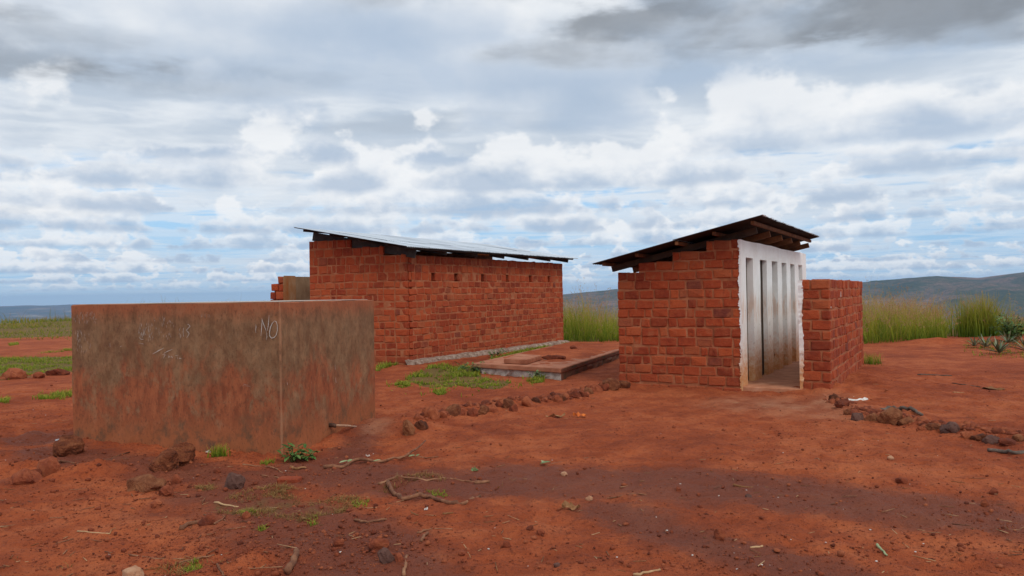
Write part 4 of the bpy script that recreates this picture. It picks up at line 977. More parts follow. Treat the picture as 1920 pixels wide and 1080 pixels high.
# washed-in soil on the far part of the slab
nu, nv_ = 36, 90; V = []; r = np.random.default_rng(31)
uu, vv = np.meshgrid(np.linspace(0.03, 0.985, nu), np.linspace(0.06, 0.99, nv_)); uu, vv = uu.ravel(), vv.ravel()
gx_ = SL[0] + (SR - SL)[0] * uu + (BLs - SL)[0] * vv; gy_ = SL[1] + (SR - SL)[1] * uu + (BLs - SL)[1] * vv
hz_ = 0.034 * smooth(vv + 0.35 * fbm(uu * 4, vv * 9, 3), 0.10, 0.42) * (0.6 + 0.9 * fbm(gx_ * 2.3, gy_ * 2.3, 4)) + 0.02 * fbm(gx_ * 7, gy_ * 7, 3) - 0.006
hz_ = hz_ - 0.03 * (1 - smooth(np.minimum(uu, 1 - uu) + 0.03 * fbm(gx_ * 5, gy_ * 5, 2), 0.01, 0.09))
idx = np.arange(nu * nv_).reshape(nv_, nu); F = np.stack([idx[:-1, :-1], idx[:-1, 1:], idx[1:, 1:], idx[1:, :-1]], -1).reshape(-1, 4)
o = big_mesh('soil', np.stack([gx_, gy_, 0.2055 + hz_], -1), F, M['ground'], dict(wet=np.zeros(len(uu)), pale=np.zeros(len(uu)), veg=np.zeros(len(uu))), True); tag(o, kind='stuff')
# ------------------------------------------------------------------ stones and clods
def rock_mesh(name, size, seed, mat, sub=2, rough=0.22, flat=0.75):
    r = np.random.default_rng(seed); bm = bmesh.new(); bmesh.ops.create_icosphere(bm, subdivisions=sub, radius=0.5)
    o = r.uniform(0, 50, 3); cut = [(Vector(r.normal(0, 1, 3)).normalized(), r.uniform(0.26, 0.42)) for _ in range(7)]
    for v in bm.verts:
        c = v.co
        for nrm, d in cut:
            k = c.dot(nrm) - d
            if k > 0: c -= nrm * k * 0.85
        nn = fbm(np.array([c.x * 3 + o[0] + c.z * 2]), np.array([c.y * 3 + o[1] - c.z * 1.4]), 5, 0.62)[0]
        c *= 1 + rough * 1.6 * nn
        v.co = Vector((c.x * size[0], c.y * size[1], c.z * size[2]))
    me = bpy.data.meshes.new(name); bm.to_mesh(me); bm.free(); me.materials.append(mat)
    return me
RK = 0
def rock(px, py, w, h, label, mat='rock', group=None, name='rock', depth=0.85, sink=0.25, sub=3, cat='rock', rot=None, rough=0.22):
    """a stone standing where the photograph shows its foot (px, py); w and h are its seen size in photo pixels"""
    global RK; RK += 1
    p = P(px, py); d = math.hypot(p[0], p[1]); wm, hm_ = w * d / FPX, h * d / FPX
    me = rock_mesh(name, (wm * 1.12, wm * depth, hm_ / (1 - sink) * 1.1), 1000 + RK, M[mat], sub, rough)
    o = bpy.data.objects.new(name, me); COL.objects.link(o)
    f = np.array([p[0], p[1]]) / d; c = p[:2] + f * wm * depth * 0.3
    o.location = (c[0], c[1], float(gz(c[0], c[1])) + hm_ * (0.5 - sink * 0.6)); o.rotation_euler = (rng.normal(0, .1), rng.normal(0, .1), rng.uniform(-0.35, 0.35) if rot is None else rot)
    tag(o, label, cat, group); return o
big = [
 (312, 880, 56, 32, 'large rusty earth-crusted rock leaning left of its taller neighbour at the tank foot', 'mudrock', 'rock', .8),
 (340, 874, 48, 38, 'taller flat-topped rusty rock touching the bottom of the tank front', 'mudrock', 'rock', .7),
 (277, 922, 58, 28, 'flat brown slab-like rock lying in the wet soil before the pair of big rocks', 'rock', 'rock', .8),
 (438, 916, 38, 30, 'dark purple-brown block of rock on wet soil left of the dry grass', 'greyrock', 'rock', .8),
 (129, 853, 44, 26, 'rounded rusty boulder at the left bottom corner of the tank', 'mudrock', 'rock', .9),
 (48, 886, 46, 20, 'flat rusty rock on the low earth bank, farthest left of its row', 'clod', 'rock', .8),
 (90, 892, 38, 28, 'darker rounded rock standing on the low earth bank at the left', 'clod', 'rock', .8),
 (57, 892, 30, 14, 'small flat clod in front of the rocks on the left bank', 'clod', 'clod', .8),
 (1350, 1011, 20, 17, 'round rust-brown ball of laterite alone on the damp band of the right foreground', 'clod', 'rock', 1.0),
 (725, 1057, 28, 24, 'dark cube-like rock in the wet soil at the bottom of the picture', 'greyrock', 'rock', .9),
 (748, 1054, 18, 13, 'small orange clod beside the dark cube-like rock', 'clod', 'clod', .9),
 (246, 1086, 36, 18, 'pale rounded stone half cut off by the bottom edge of the picture', 'palerock', 'stone', .9),
 (768, 816, 24, 30, 'upright rusty stone standing first in the row beside the tank', 'rock', 'rock', .8),
 (331, 906, 17, 13, 'small clod right of the flat slab-like rock', 'clod', 'clod', 1.0),
 (312, 932, 22, 13, 'low clod just before the flat slab-like rock', 'clod', 'clod', .9),
 (408, 886, 14, 10, 'small clod on wet soil between the big rocks and the tank corner', 'clod', 'clod', .9),
 (294, 948, 20, 10, 'thin flat clod on the damp soil above the long dry stalk', 'clod', 'clod', .9),
 (463, 973, 16, 13, 'clod at the lower edge of the dry grass patch', 'clod', 'clod', .9),
 (1058, 892, 12, 8, 'pale pebble on the wet band below the twig with a green leaf', 'palerock', 'pebble', .9),
 (1104, 939, 13, 8, 'orange-pink pebble lying on the wet band', 'palerock', 'pebble', .9),
 (1403, 933, 13, 9, 'dark pebble in the middle of the wet band, right side', 'greyrock', 'pebble', .9),
 (1272, 917, 9, 8, 'tiny brown pebble on the wet band', 'clod', 'pebble', .9),
 (1692, 903, 20, 9, 'low red clod on the dry soil right of the scattered straw', 'clod', 'clod', .9),
 (1863, 928, 14, 9, 'red clod on the soil near the right edge, above the wet band', 'clod', 'clod', .9),
 (1847, 950, 14, 10, 'red clod at the wet band near the right edge', 'clod', 'clod', .9),
 (1670, 862, 10, 6, 'small white pebble on the dry soil below the right row of stones', 'palerock', 'pebble', .9),
 (995, 992, 14, 9, 'dark clod in the dry soil right of the forked twig', 'clod', 'clod', .9),
 (1013, 1001, 16, 11, 'loose dark clod touching its smaller neighbour in the lower middle', 'clod', 'clod', .9),
 (950, 1027, 14, 9, 'dark clod in the lower middle, left of the thin standing stalk', 'clod', 'clod', .9),
 (866, 1041, 16, 9, 'flat dark clod right of the curved straw at the bottom', 'clod', 'clod', .9),
 (1044, 1065, 12, 10, 'dark pebble near the bottom edge, middle of the picture', 'greyrock', 'pebble', .9),
 (634, 1025, 20, 12, 'red clod in the damp soil left of the forked twig', 'clod', 'clod', .9),
 (710, 1030, 34, 18, 'heap-like clod in the wet soil left above the dark cube-like rock', 'clod', 'clod', .9),
 (24, 710, 38, 14, 'red earth lump under the green grass strip, farthest left', 'clod', 'clod', .8),
 (72, 709, 20, 9, 'red earth lump in the middle below the green grass strip', 'clod', 'clod', .8),
 (104, 704, 36, 12, 'wide red earth lump touching the left side of the tank, below the grass strip', 'clod', 'clod', .8),
 (912, 668, 36, 9, 'low red earth heap on the septic slab beside the loose lid', 'clod', 'clod', .6),
]
for (px, py, w, h, lab, mt_, nm, dp) in big:
    if 'beside the loose lid' in lab:
        q = G(1032, 675, 0.205); me = rock_mesh('clod', (0.50, 0.26, 0.13), 555, M['clod'], 3, 0.3)
        o = bpy.data.objects.new('clod', me); COL.objects.link(o); o.location = (q[0] + .1, q[1] + .1, 0.235); tag(o, lab, 'clod'); continue
    rock(px, py, w, h, lab, mt_, None, nm, dp, cat=nm, sink=0.32, sub=4 if w > 40 else (3 if w > 20 else 2))
q = G(1075, 656, 0.205); o = bpy.data.objects.new('clod', rock_mesh('clod', (0.2, 0.15, 0.14), 556, M['clod'], 2, 0.3)); COL.objects.link(o); o.location = (q[0], q[1], 0.24)
tag(o, 'small dark clod alone far back on the septic slab', 'clod')
# half brick and wood chip
q = P(544, 903); hb_ = MB(); hb_.hexa([(-.10, -.05, -.02), (.10, -.05, -.02), (.095, .05, -.02), (-.105, .05, -.02), (-.10, -.05, .05), (.10, -.05, .045), (.095, .05, .045), (-.105, .05, .05)])
o = hb_.build('half_brick', M['brick']); bevel_obj(o, 0.008); o.location = q; o.rotation_euler = (0.05, -0.06, -0.25); tag(o, 'flat half-buried orange brick lying before the near tank corner', 'brick')
# border rows
ORD = 'second third fourth fifth sixth seventh eighth ninth tenth eleventh twelfth thirteenth fourteenth fifteenth sixteenth seventeenth eighteenth nineteenth twentieth twenty-first twenty-second twenty-third'.split()
ROW_L = [(789, 796, 34, 14), (812, 787, 40, 18), (832, 783, 18, 9), (850, 780, 38, 20), (866, 776, 22, 10), (887, 773, 28, 12), (905, 770, 30, 14), (921, 767, 26, 16), (934, 763, 22, 10), (951, 763, 30, 14), (963, 759, 20, 12),
         (989, 757, 30, 15), (1005, 757, 22, 10), (1022, 755, 18, 8), (1042, 755, 26, 12), (1053, 753, 22, 12), (1078, 745, 26, 14), (1093, 742, 26, 10), (1106, 738, 24, 12), (1120, 735, 20, 10), (1131, 731, 24, 14)]
for px, py, w, h in ROW_L:
    ri = ROW_L.index((px, py, w, h)); rock(px, py, w * 0.82, h * 0.85, ORD[ri] + ' crusted rusty stone from the tank in the row towards the right latrine', 'clod' if ri % 3 else 'rock', 'stones in the row left of the right latrine', 'border_stone', .8, cat='stone', sub=3, sink=0.5)
rock(1145, 729, 36, 20, 'large brown stone at the right end of the left row, near the latrine corner', 'rock', None, 'border_stone', .8, cat='stone')
rock(1169, 725, 30, 13, 'flat brown stone pressed against the lower left corner of the right latrine', 'rock', None, 'border_stone', .8, cat='stone')
ROW_R = [(1563, 752, 22, 12, 0), (1577, 765, 30, 13, 0), (1590, 772, 20, 8, 0), (1608, 782, 28, 14, 1), (1632, 784, 30, 13, 0), (1650, 786, 22, 10, 0), (1699, 797, 30, 13, 0), (1726, 801, 18, 7, 0), (1750, 804, 30, 9, 0),
         (1815, 814, 28, 12, 0), (1835, 817, 28, 11, 0), (1886, 825, 34, 9, 0), (1908, 828, 24, 10, 0)]
for px, py, w, h, g_ in ROW_R:
    ri = ROW_R.index((px, py, w, h, g_)); rock(px, py, w * 0.78, h * 0.78, ORD[ri] + ' smaller rusty stone from the low wall in the row running right', 'greyrock' if g_ else ('clod' if ri % 2 else 'rock'), 'stones in the row right of the low brick wall', 'border_stone', .8, cat='stone', sub=3, sink=0.5)
rock(1672, 790, 38, 22, 'largest knobbly brown stone in the right row, just under the dark branch', 'rock', None, 'border_stone', .8, cat='stone')
rock(1783, 812, 32, 17, 'smooth grey stone in the right row, nearer the low wall', 'greyrock', None, 'border_stone', .8, cat='stone')
rock(1860, 820, 26, 12, 'smooth grey stone in the right row, nearer the picture edge', 'greyrock', None, 'border_stone', .8, cat='stone')

# ------------------------------------------------------------------ sticks, twigs, stalks
def stick(name, lines, label, cat, mat='bark', leaves=None):
    """lines: [(points in photo pixels with optional lift in metres, radius start, radius end in metres)]"""
    base = P(*lines[0][0][0][:2]); mb = MB()
    for pts, r0, r1 in lines:
        Q = []
        n_ = len(pts)
        for i in range(n_):
            q = P(pts[i][0], pts[i][1]); lift = pts[i][2] if len(pts[i]) > 2 else 0.0
            Q.append(q + np.array([0, 0, r0 + (r1 - r0) * i / (n_ - 1) + lift - 0.003]))
        # subdivide with a little wander
        S, R_ = [], []
        for i in range(n_ - 1):
            for k in range(4):
                t = k / 4; w = rng.normal(0, r0 * 0.35, 3) if k else 0
                S.append(Q[i] * (1 - t) + Q[i + 1] * t + w); R_.append(r0 + (r1 - r0) * (i + t) / (n_ - 1))
        S.append(Q[-1]); R_.append(r1)
        tube(mb, S, [q * rng.uniform(0.85, 1.15) for q in R_], 7, jit=0.08)
    o = mb.build(name, M[mat], None, base, smooth_shade=True); tag(o, label, cat)
    for (px, py, L, a) in (leaves or []):
        leaf_part(o, base, P(px, py, 0.03), L, a)
    return o
def leaf_part(parent, base, p, L, a, mat='paleleaf', tilt=0.35):
    c, s = math.cos(a), math.sin(a); V = []
    for t, w, z in ((0, 0, 0), (0.3, 0.22, 0.25), (0.65, 0.2, 0.4), (1, 0, 0.3)):
        for sg in (-1, 1):
            V.append((p[0] - base[0] + c * L * t - s * L * w * sg, p[1] - base[1] + s * L * t + c * L * w * sg, p[2] - base[2] + L * z * tilt + (0.04 * L if sg > 0 else 0)))
    return mesh_obj('leaf', V, [(0, 2, 3, 1), (2, 4, 5, 3), (4, 6, 7, 5)], M[mat], parent)
stick('fallen_branch', [([(608, 878), (640, 880), (665, 869, .02), (720, 868, .02), (760, 862, .03), (798, 843, .10)], 0.020, 0.008), ([(745, 864, .02), (772, 858, .02), (800, 861, .01), (822, 859, .01)], 0.010, 0.005)],
      'long forked brown branch with a few pale green leaves lying right of the tank corner', 'branch', 'bark', [(636, 874, .09, .6), (652, 872, .08, 1.2), (676, 870, .08, 0.2), (700, 872, .07, 0.3), (766, 862, .07, .5), (780, 861, .06, 1.0)])
stick('fallen_branch', [([(727, 911), (737, 928), (755, 938), (795, 936), (840, 946), (872, 945), (900, 932)], 0.020, 0.013)], 'thick smooth curved branch lying on the wet soil in the middle foreground', 'branch')
stick('twig', [([(710, 913), (745, 906), (800, 900), (830, 897), (860, 898), (895, 895)], 0.010, 0.006), ([(890, 904), (918, 905)], 0.016, 0.012)], 'thin dark root-like twig behind the curved branch', 'twig', 'bark')
stick('stick', [([(336, 993), (352, 988), (378, 980)], 0.017, 0.015)], 'short thick brown stick with a clod at its right end, in the damp soil', 'stick')
rock(388, 988, 24, 18, 'dark clod stuck at the end of the short thick stick', 'clod', None, 'clod', .9, cat='clod')
stick('twig', [([(402, 983), (412, 977), (422, 970)], 0.008, 0.005), ([(382, 964), (400, 973)], 0.006, 0.004)], 'short twig pointing up right from the clod on the damp soil', 'twig')
stick('stick', [([(536, 1080), (544, 1060), (556, 1041)], 0.024, 0.020)], 'thick brown stick pointing away at the bottom edge, below the dry grass', 'stick')
stick('stick', [([(790, 1017), (795, 1006), (802, 998)], 0.010, 0.010), ([(782, 998), (810, 992), (848, 992)], 0.008, 0.005)], 'forked twig in front of the curved branch', 'twig')
stick('twig', [([(98, 866), (130, 868), (165, 874), (205, 862), (243, 850)], 0.011, 0.007), ([(165, 874), (150, 876)], 0.008, 0.006)], 'long dark bent twig below the left end of the tank', 'twig')
stick('branch', [([(1650, 771), (1672, 769), (1690, 771)], 0.026, 0.024), ([(1690, 771, .01), (1712, 774), (1730, 781)], 0.024, 0.019)], 'dark grey curved branch lying above the right row of stones', 'branch', 'darkbark')
stick('branch', [([(1852, 847), (1880, 850), (1905, 852), (1945, 851)], 0.017, 0.020)], 'dark straight branch running off the right edge below the row of stones', 'branch', 'darkbark')
stick('twig', [([(1022, 871), (1050, 864), (1105, 857)], 0.006, 0.003)], 'thin straight twig with one green leaf at its left end', 'twig', 'bark', [(1013, 874, .10, .2), (1022, 873, .08, 2.0)])
stick('stalk', [([(145, 999), (175, 999), (206, 998)], 0.005, 0.004), ([(206, 998), (208, 1003), (217, 994, .02)], 0.004, 0.003)], 'thin pale stalk with a hooked end lying level in the left foreground', 'stalk', 'straw')
stick('stalk', [([(255, 997), (275, 986), (307, 970)], 0.006, 0.004)], 'pale slanting stalk right of the hooked one', 'stalk', 'straw')
stick('stalk', [([(402, 948), (425, 950), (447, 951)], 0.008, 0.006)], 'pale stalk lying level on the dry grass patch', 'stalk', 'straw')
stick('twig', [([(455, 871), (485, 874), (510, 880), (530, 886)], 0.008, 0.005), ([(490, 890), (520, 896), (545, 906)], 0.006, 0.004)], 'thin twig with a side shoot lying before the near tank corner', 'twig', 'bark')
stick('wood_chip', [([(544, 884), (556, 882), (574, 876)], 0.016, 0.008)], 'pale split wood chip right of the half-buried brick', 'wood chip', 'straw')
stick('twig', [([(757, 1080), (760, 1064), (763, 1044)], 0.011, 0.009)], 'short upright-lying twig at the bottom edge, right of the dark cube-like rock', 'twig')
stick('stalk', [([(866, 1018), (874, 1028), (882, 1045)], 0.004, 0.003)], 'thin bent straw in the lower middle beside the flat dark clod', 'stalk', 'straw')
stick('twig', [([(665, 982), (690, 981), (725, 975)], 0.010, 0.007)], 'short brown twig level on the damp soil left of the curved branch end', 'twig')
stick('twig', [([(760, 949), (772, 957), (784, 966)], 0.007, 0.005)], 'short slanting pale twig just below the curved branch', 'twig', 'straw')
stick('stalk', [([(830, 962), (850, 962)], 0.007, 0.005)], 'short pale straw just below the right end of the curved branch', 'stalk', 'straw')
stick('twig', [([(1138, 935), (1165, 930), (1190, 926), (1212, 928)], 0.005, 0.004)], 'fine dark twig crossing the wet band in the centre right', 'twig', 'bark')
stick('twig', [([(1720, 703), (1745, 704), (1785, 705)], 0.010, 0.008)], 'long dark twig far right on the open ground, above the slanted one', 'twig', 'darkbark')
stick('twig', [([(1785, 719), (1810, 722), (1838, 726)], 0.008, 0.008)], 'slanted dark twig leading to the crumpled pale rag', 'twig', 'darkbark')
stick('stalk', [([(1787, 736), (1808, 737)], 0.010, 0.008)], 'short pale stalk on the open ground right of the low brick wall', 'stalk', 'straw')
stick('stalk', [([(240, 1040), (290, 1048), (345, 1050)], 0.005, 0.004)], 'long fine brown stalk near the bottom left', 'stalk', 'bark')
stick('twig', [([(336, 1058), (370, 1048), (402, 1043)], 0.008, 0.005)], 'thin twig beside the green tuft at the bottom left', 'twig')
stick('twig', [([(407, 1058), (414, 1070), (421, 1080)], 0.007, 0.006)], 'short twig lying towards the bottom edge, right of the green tuft', 'twig', 'bark')
stick('stalk', [([(425, 1058), (470, 1060), (530, 1061)], 0.004, 0.003)], 'long thin stalk left of the thick stick at the bottom', 'stalk', 'bark')
stick('twig', [([(1375, 912), (1395, 914), (1440, 914)], 0.010, 0.004)], 'flat orange-brown splinter on the wet band, right side', 'wood chip', 'straw')
stick('stalk', [([(1407, 1028), (1430, 1025)], 0.007, 0.006)], 'short pale stalk in the lower right between the ball of laterite and the green blade', 'stalk', 'straw')
stick('stalk', [([(1188, 1080), (1215, 1075), (1238, 1070)], 0.009, 0.006)], 'pale splinter at the bottom edge right of the middle', 'stalk', 'straw')
stick('fallen_leaf', [([(1645, 1027), (1653, 1034), (1663, 1042)], 0.009, 0.006)], 'single broad pale green blade lying in the lower right', 'leaf', 'paleleaf')
def scrap(name, px, py, w, label, cat, mat, h=0.04, n=7, seed=0):
    r = np.random.default_rng(seed); p = P(px, py); d = math.hypot(p[0], p[1]); L = w * d / FPX; V, F = [], []
    for i in range(n):
        for j in range(4):
            t, s = i / (n - 1) - .5, j / 3 - .5
            V.append((t * L + r.normal(0, L * .03), s * L * .35 * (1 - 1.3 * abs(t) ** 2) + r.normal(0, L * .03), abs(r.normal(0, h)) + .004))
    F = [(i * 4 + j, (i + 1) * 4 + j, (i + 1) * 4 + j + 1, i * 4 + j + 1) for i in range(n - 1) for j in range(3)]
    o = mesh_obj(name, V, F, M[mat]); o.location = p; o.rotation_euler = (0, 0, r.uniform(-.4, .4)); tag(o, label, cat); return o
scrap('paper_scrap', 1607, 751, 36, 'torn white paper scrap on the soil right of the low brick wall corner', 'paper', 'paper', 0.018, 9, 1)
scrap('rag', 1856, 729, 42, 'crumpled pale tan rag on the open ground at the right', 'rag', 'straw', 0.022, 8, 2)
scrap('dry_leaf', 1042, 784, 34, 'curled dry yellow-brown leaf left of the orange peel', 'leaf', 'straw', 0.03, 6, 3)
scrap('fruit_peel', 1087, 782, 24, 'bright orange scrap of peel on the ground before the right latrine', 'peel', 'orange', 0.03, 6, 4)
scrap('paper_scrap', 799, 953, 7, 'tiny bright white scrap below the curved branch', 'paper', 'paper', 0.012, 5, 5)
scrap('paper_scrap', 690, 857, 8, 'tiny white scrap between the tank corner and the forked branch', 'paper', 'paper', 0.012, 5, 6)
scrap('green_leaf', 890, 881, 14, 'small pale leaf on the wet soil right of the forked branch', 'leaf', 'paleleaf', 0.02, 5, 7)
scrap('paper_scrap', 391, 853, 9, 'tiny white scrap at the foot of the tank beside the green tuft', 'paper', 'paper', 0.015, 5, 8)
scrap('dead_leaf', 1072, 957, 36, 'pale shrivelled dead leaf at the lower edge of the wet band', 'leaf', 'straw', 0.03, 7, 9)
scrap('paper_scrap', 205, 1045, 5, 'tiny white fleck in the left foreground', 'paper', 'paper', 0.01, 5, 10)

# puddle by the tank
r = np.random.default_rng(6); c0 = P(122, 826); V = [(0, 0, 0)]; n = 40
for i in range(n):
    a = 2 * math.pi * i / n; q = 0.10 * (1 + 0.3 * math.sin(2 * a + 1) + 0.14 * math.sin(5 * a) + r.normal(0, 0.05)); V.append((q * math.cos(a) * 0.9, q * math.sin(a) * 0.8, 0))
o = mesh_obj('puddle', V, [(0, i + 1, (i + 1) % n + 1) for i in range(n)], M['puddle']); o.location = (c0[0], c0[1], c0[2] + 0.004); tag(o, kind='structure')

# ------------------------------------------------------------------ grass
def blades(name, pos, h, mat, lean=0.35, width=0.006, segs=3, plume=None, rnd=None):
    n = len(pos); pos = np.asarray(pos); h = np.asarray(h) * np.ones(n); az_ = rng.uniform(0, 2 * math.pi, n); ln = np.abs(rng.normal(0, lean, n)) + 0.03
    wa = rng.uniform(0, math.pi, n); wd = width * rng.uniform(0.6, 1.4, n); rd = rng.random(n) if rnd is None else rnd
    V = np.zeros((n, segs + 1, 2, 3)); T_ = np.zeros((n, segs + 1, 2))
    for k in range(segs + 1):
        t = k / segs; out = h * ln * t ** 2
        c = np.stack([pos[:, 0] + np.cos(az_) * out, pos[:, 1] + np.sin(az_) * out, pos[:, 2] + h * (t - 0.28 * np.minimum(ln, 1.4) * t ** 2)], -1)
        w = wd * (1 - 0.92 * t ** 1.6)
        sd_ = np.stack([np.cos(wa) * w, np.sin(wa) * w, np.zeros(n)], -1)
        V[:, k, 0] = c - sd_; V[:, k, 1] = c + sd_; T_[:, k] = t
    b = (np.arange(n) * (segs + 1) * 2)[:, None]
    f = np.array([(2 * k, 2 * k + 1, 2 * k + 3, 2 * k + 2) for k in range(segs)])
    F = (b[:, :, None] + f[None]).reshape(-1, 4); V = V.reshape(-1, 3); T_ = T_.ravel(); R_ = np.repeat(rd, (segs + 1) * 2); FM = np.zeros(len(F), int)
    mats = [M[mat]]
    if plume is not None:
        idx_ = np.where(plume)[0]; k_ = 9; m_ = len(idx_)
        tt = rng.uniform(0.72, 1.0, (m_, k_)); out = (h * ln)[idx_, None] * tt ** 2
        c = np.stack([pos[idx_, 0][:, None] + np.cos(az_[idx_])[:, None] * out, pos[idx_, 1][:, None] + np.sin(az_[idx_])[:, None] * out,
                      pos[idx_, 2][:, None] + h[idx_, None] * (tt - 0.28 * np.minimum(ln[idx_, None], 1.4) * tt ** 2)], -1)
        L = 0.075; dv_ = rng.normal(0, 1, (m_, k_, 3)); dv_[..., 2] = np.abs(dv_[..., 2]) * 0.8 + .5; dv_ /= np.linalg.norm(dv_, axis=-1, keepdims=True)
        sv = np.cross(dv_, rng.normal(0, 1, (m_, k_, 3))); sv /= np.linalg.norm(sv, axis=-1, keepdims=True) + 1e-9
        q = np.stack([c, c + dv_ * L * .5 + sv * .006, c + dv_ * L, c + dv_ * L * .5 - sv * .006], 2).reshape(-1, 3)
        o_ = len(V); F = np.concatenate([F, (o_ + np.arange(len(q)).reshape(-1, 4))]); V = np.concatenate([V, q]); T_ = np.concatenate([T_, np.full(len(q), 0.8)])
        R_ = np.concatenate([R_, np.repeat(rng.random(m_ * k_), 4)]); FM = np.concatenate([FM, np.ones(m_ * k_, int)]); mats.append(M['plume'])
    return big_mesh(name, V, F, None, dict(t=T_, rnd=R_), False, mats, FM)
def scatter_world(n, x0, x1, y0, y1, dens):
    x = rng.uniform(x0, x1, n); y = rng.uniform(y0, y1, n); k = dens(x, y) > rng.random(n); x, y = x[k], y[k]
    return np.stack([x, y, gz(x, y) - 0.01], -1)
def scatter_poly(n, poly, patch=1.4, thr=0.0):
    w = np.array(poly_world(poly)); x = rng.uniform(w[:, 0].min(), w[:, 0].max(), n * 3); y = rng.uniform(w[:, 1].min(), w[:, 1].max(), n * 3)
    k = in_poly(x, y, [tuple(q) for q in w]) & (fbm(x * patch, y * patch, 3) + rng.normal(0, 0.08, n * 3) > thr); x, y = x[k][:n], y[k][:n]
    return np.stack([x, y, gz(x, y) - 0.006], -1)
def avoid(x, y):
    """true outside the two latrine blocks and the slab"""
    def inside(O, A, B, la, lb, m=0.15):
        q = np.stack([x - O[0], y - O[1]], -1); Mx = np.linalg.inv(np.stack([A, B], -1)); s = q @ Mx.T
        return (s[:, 0] > -m) & (s[:, 0] < la + m) & (s[:, 1] > -m) & (s[:, 1] < lb + m)
    return ~(inside(OR, UR, VR, WR, LR) | inside(OB, UB, VB, WB, LB) | inside(Qe(0, 0), UR, VR, TW, LW) | in_poly(x, y, [tuple(p) for p in c4]))
# tall grass beyond the buildings
def d_tall(x, y):
    k = x / y
    front = np.where(k < 0.30, 25.2, np.where(k < 0.555, 21.7, 24.8)) + 0.9 * fbm(x * 0.6, y * 0.6, 2)
    a = smooth(y, front, front + 0.8) * (0.45 + 0.9 * fbm(x * 0.55 + 8, y * 0.55, 3) + 0.35) * avoid(x, y)
    gap = np.exp(-((k - 0.565) / 0.012) ** 2) * 0.75
    return np.clip(a, 0, 1) * (1 - gap) * np.where(y > 34, 0.55, 1.0)
pt = scatter_world(52000, 0.2, 29, 22.5, 42, d_tall)
kk = pt[:, 0] / pt[:, 1]
hh = rng.gamma(16, 0.062, len(pt)) * (0.92 + 0.5 * fbm(pt[:, 0] * 0.45, pt[:, 1] * 0.45 + 5, 3)) * np.where(kk < 0.30, 1.0, np.where(kk < 0.555, 1.18, 0.72)) * np.where(pt[:, 1] > 33, 0.8, 1)
patch = np.clip(0.5 + 1.3 * fbm(pt[:, 0] * 0.35 + 3, pt[:, 1] * 0.35, 3) + rng.normal(0, 0.25, len(pt)), 0, 1)
fr_ = np.where(kk < 0.30, 25.2, np.where(kk < 0.555, 21.7, 24.8)); hh = hh * (0.35 + 0.65 * smooth(pt[:, 1] - fr_ + rng.normal(0, 0.3, len(pt)), 0.0, 1.6)) * np.where(kk < 0.105, 1.35, 1.0)
tag(blades('tall_grass', pt, np.clip(hh, 0.25, 2.2), 'tall', 0.55, 0.0075, 4, rng.random(len(pt)) < np.where(kk < 0.30, 0.14, 0.42), patch), kind='stuff')
dryp = scatter_world(15000, 0.2, 29, 22.5, 40, lambda x, y: d_tall(x, y) * np.clip(0.3 + 1.6 * fbm(x * 0.5 + 21, y * 0.5, 3), 0, 1)); dk = dryp[:, 0] / dryp[:, 1]
tag(blades('dry_stalks', dryp, rng.gamma(18, 0.062, len(dryp)) * np.where(dk < 0.555, 1.08, 0.72), 'drytall', 0.7, 0.0055, 4, rng.random(len(dryp)) < 0.4), kind='stuff')
lowpt = scatter_world(26000, 0.2, 29, 22.5, 36, lambda x, y: d_tall(x, y) * 0.9)
tag(blades('green_undergrowth', lowpt, rng.uniform(0.18, 0.62, len(lowpt)), 'short', 0.55, 0.011, 3), kind='stuff')
# few very tall stalks
st = np.array([P(x, y) for x, y in ((1092, 640), (1098, 641), (1106, 640), (1113, 642), (1120, 640), (1128, 641), (1075, 640), (1140, 640), (1665, 641), (1690, 641), (1650, 642))])
tag(blades('seed_stalks', np.repeat(st, 3, 0) + rng.normal(0, 0.12, (len(st) * 3, 3)) * (1, 1, 0), rng.uniform(1.3, 2.15, len(st) * 3), 'tall', 0.22, 0.007, 5, np.ones(len(st) * 3, bool)), kind='stuff')
# big green clump at the right
cl = P(1838, 632) * 1.02; n = 1000; q = rng.normal(0, 0.30, (n, 2)); cp = np.stack([cl[0] + q[:, 0], cl[1] + q[:, 1], gz(cl[0] + q[:, 0], cl[1] + q[:, 1])], -1)
o = blades('grass_clump', cp, rng.uniform(0.5, 1.55, n), 'tall', 0.34, 0.011, 4, rng.random(n) < 0.05, rng.uniform(0, 0.4, n)); tag(o, 'tall dense bright green grass clump rising above the lower grass at the right', 'grass clump')
# left field
def d_field(x, y):
    e = 33 + 2.5 * fbm(x * 0.2, y * 0.2, 3)
    return smooth(y, e, e + 2) * np.clip(0.55 + 1.0 * fbm(x * 0.16, y * 0.2, 3), 0, 1)
fp = scatter_world(60000, -66, -8, 30, 84, d_field)
tag(blades('field_grass', fp, rng.uniform(0.08, 0.34, len(fp)) * (0.6 + 0.9 * smooth(fp[:, 1], 40, 66)), 'field', 0.45, 0.020, 2, rng.random(len(fp)) < 0.02), kind='stuff')
ep = scatter_world(9000, -60, -20, 66, 82, lambda x, y: np.clip(0.5 + 1.5 * fbm(x * 0.3, y * 0.1, 3), 0, 1))
tag(blades('edge_grass', ep, rng.gamma(6, 0.16, len(ep)), 'field', 0.3, 0.020, 3, rng.random(len(ep)) < 0.10), kind='stuff')
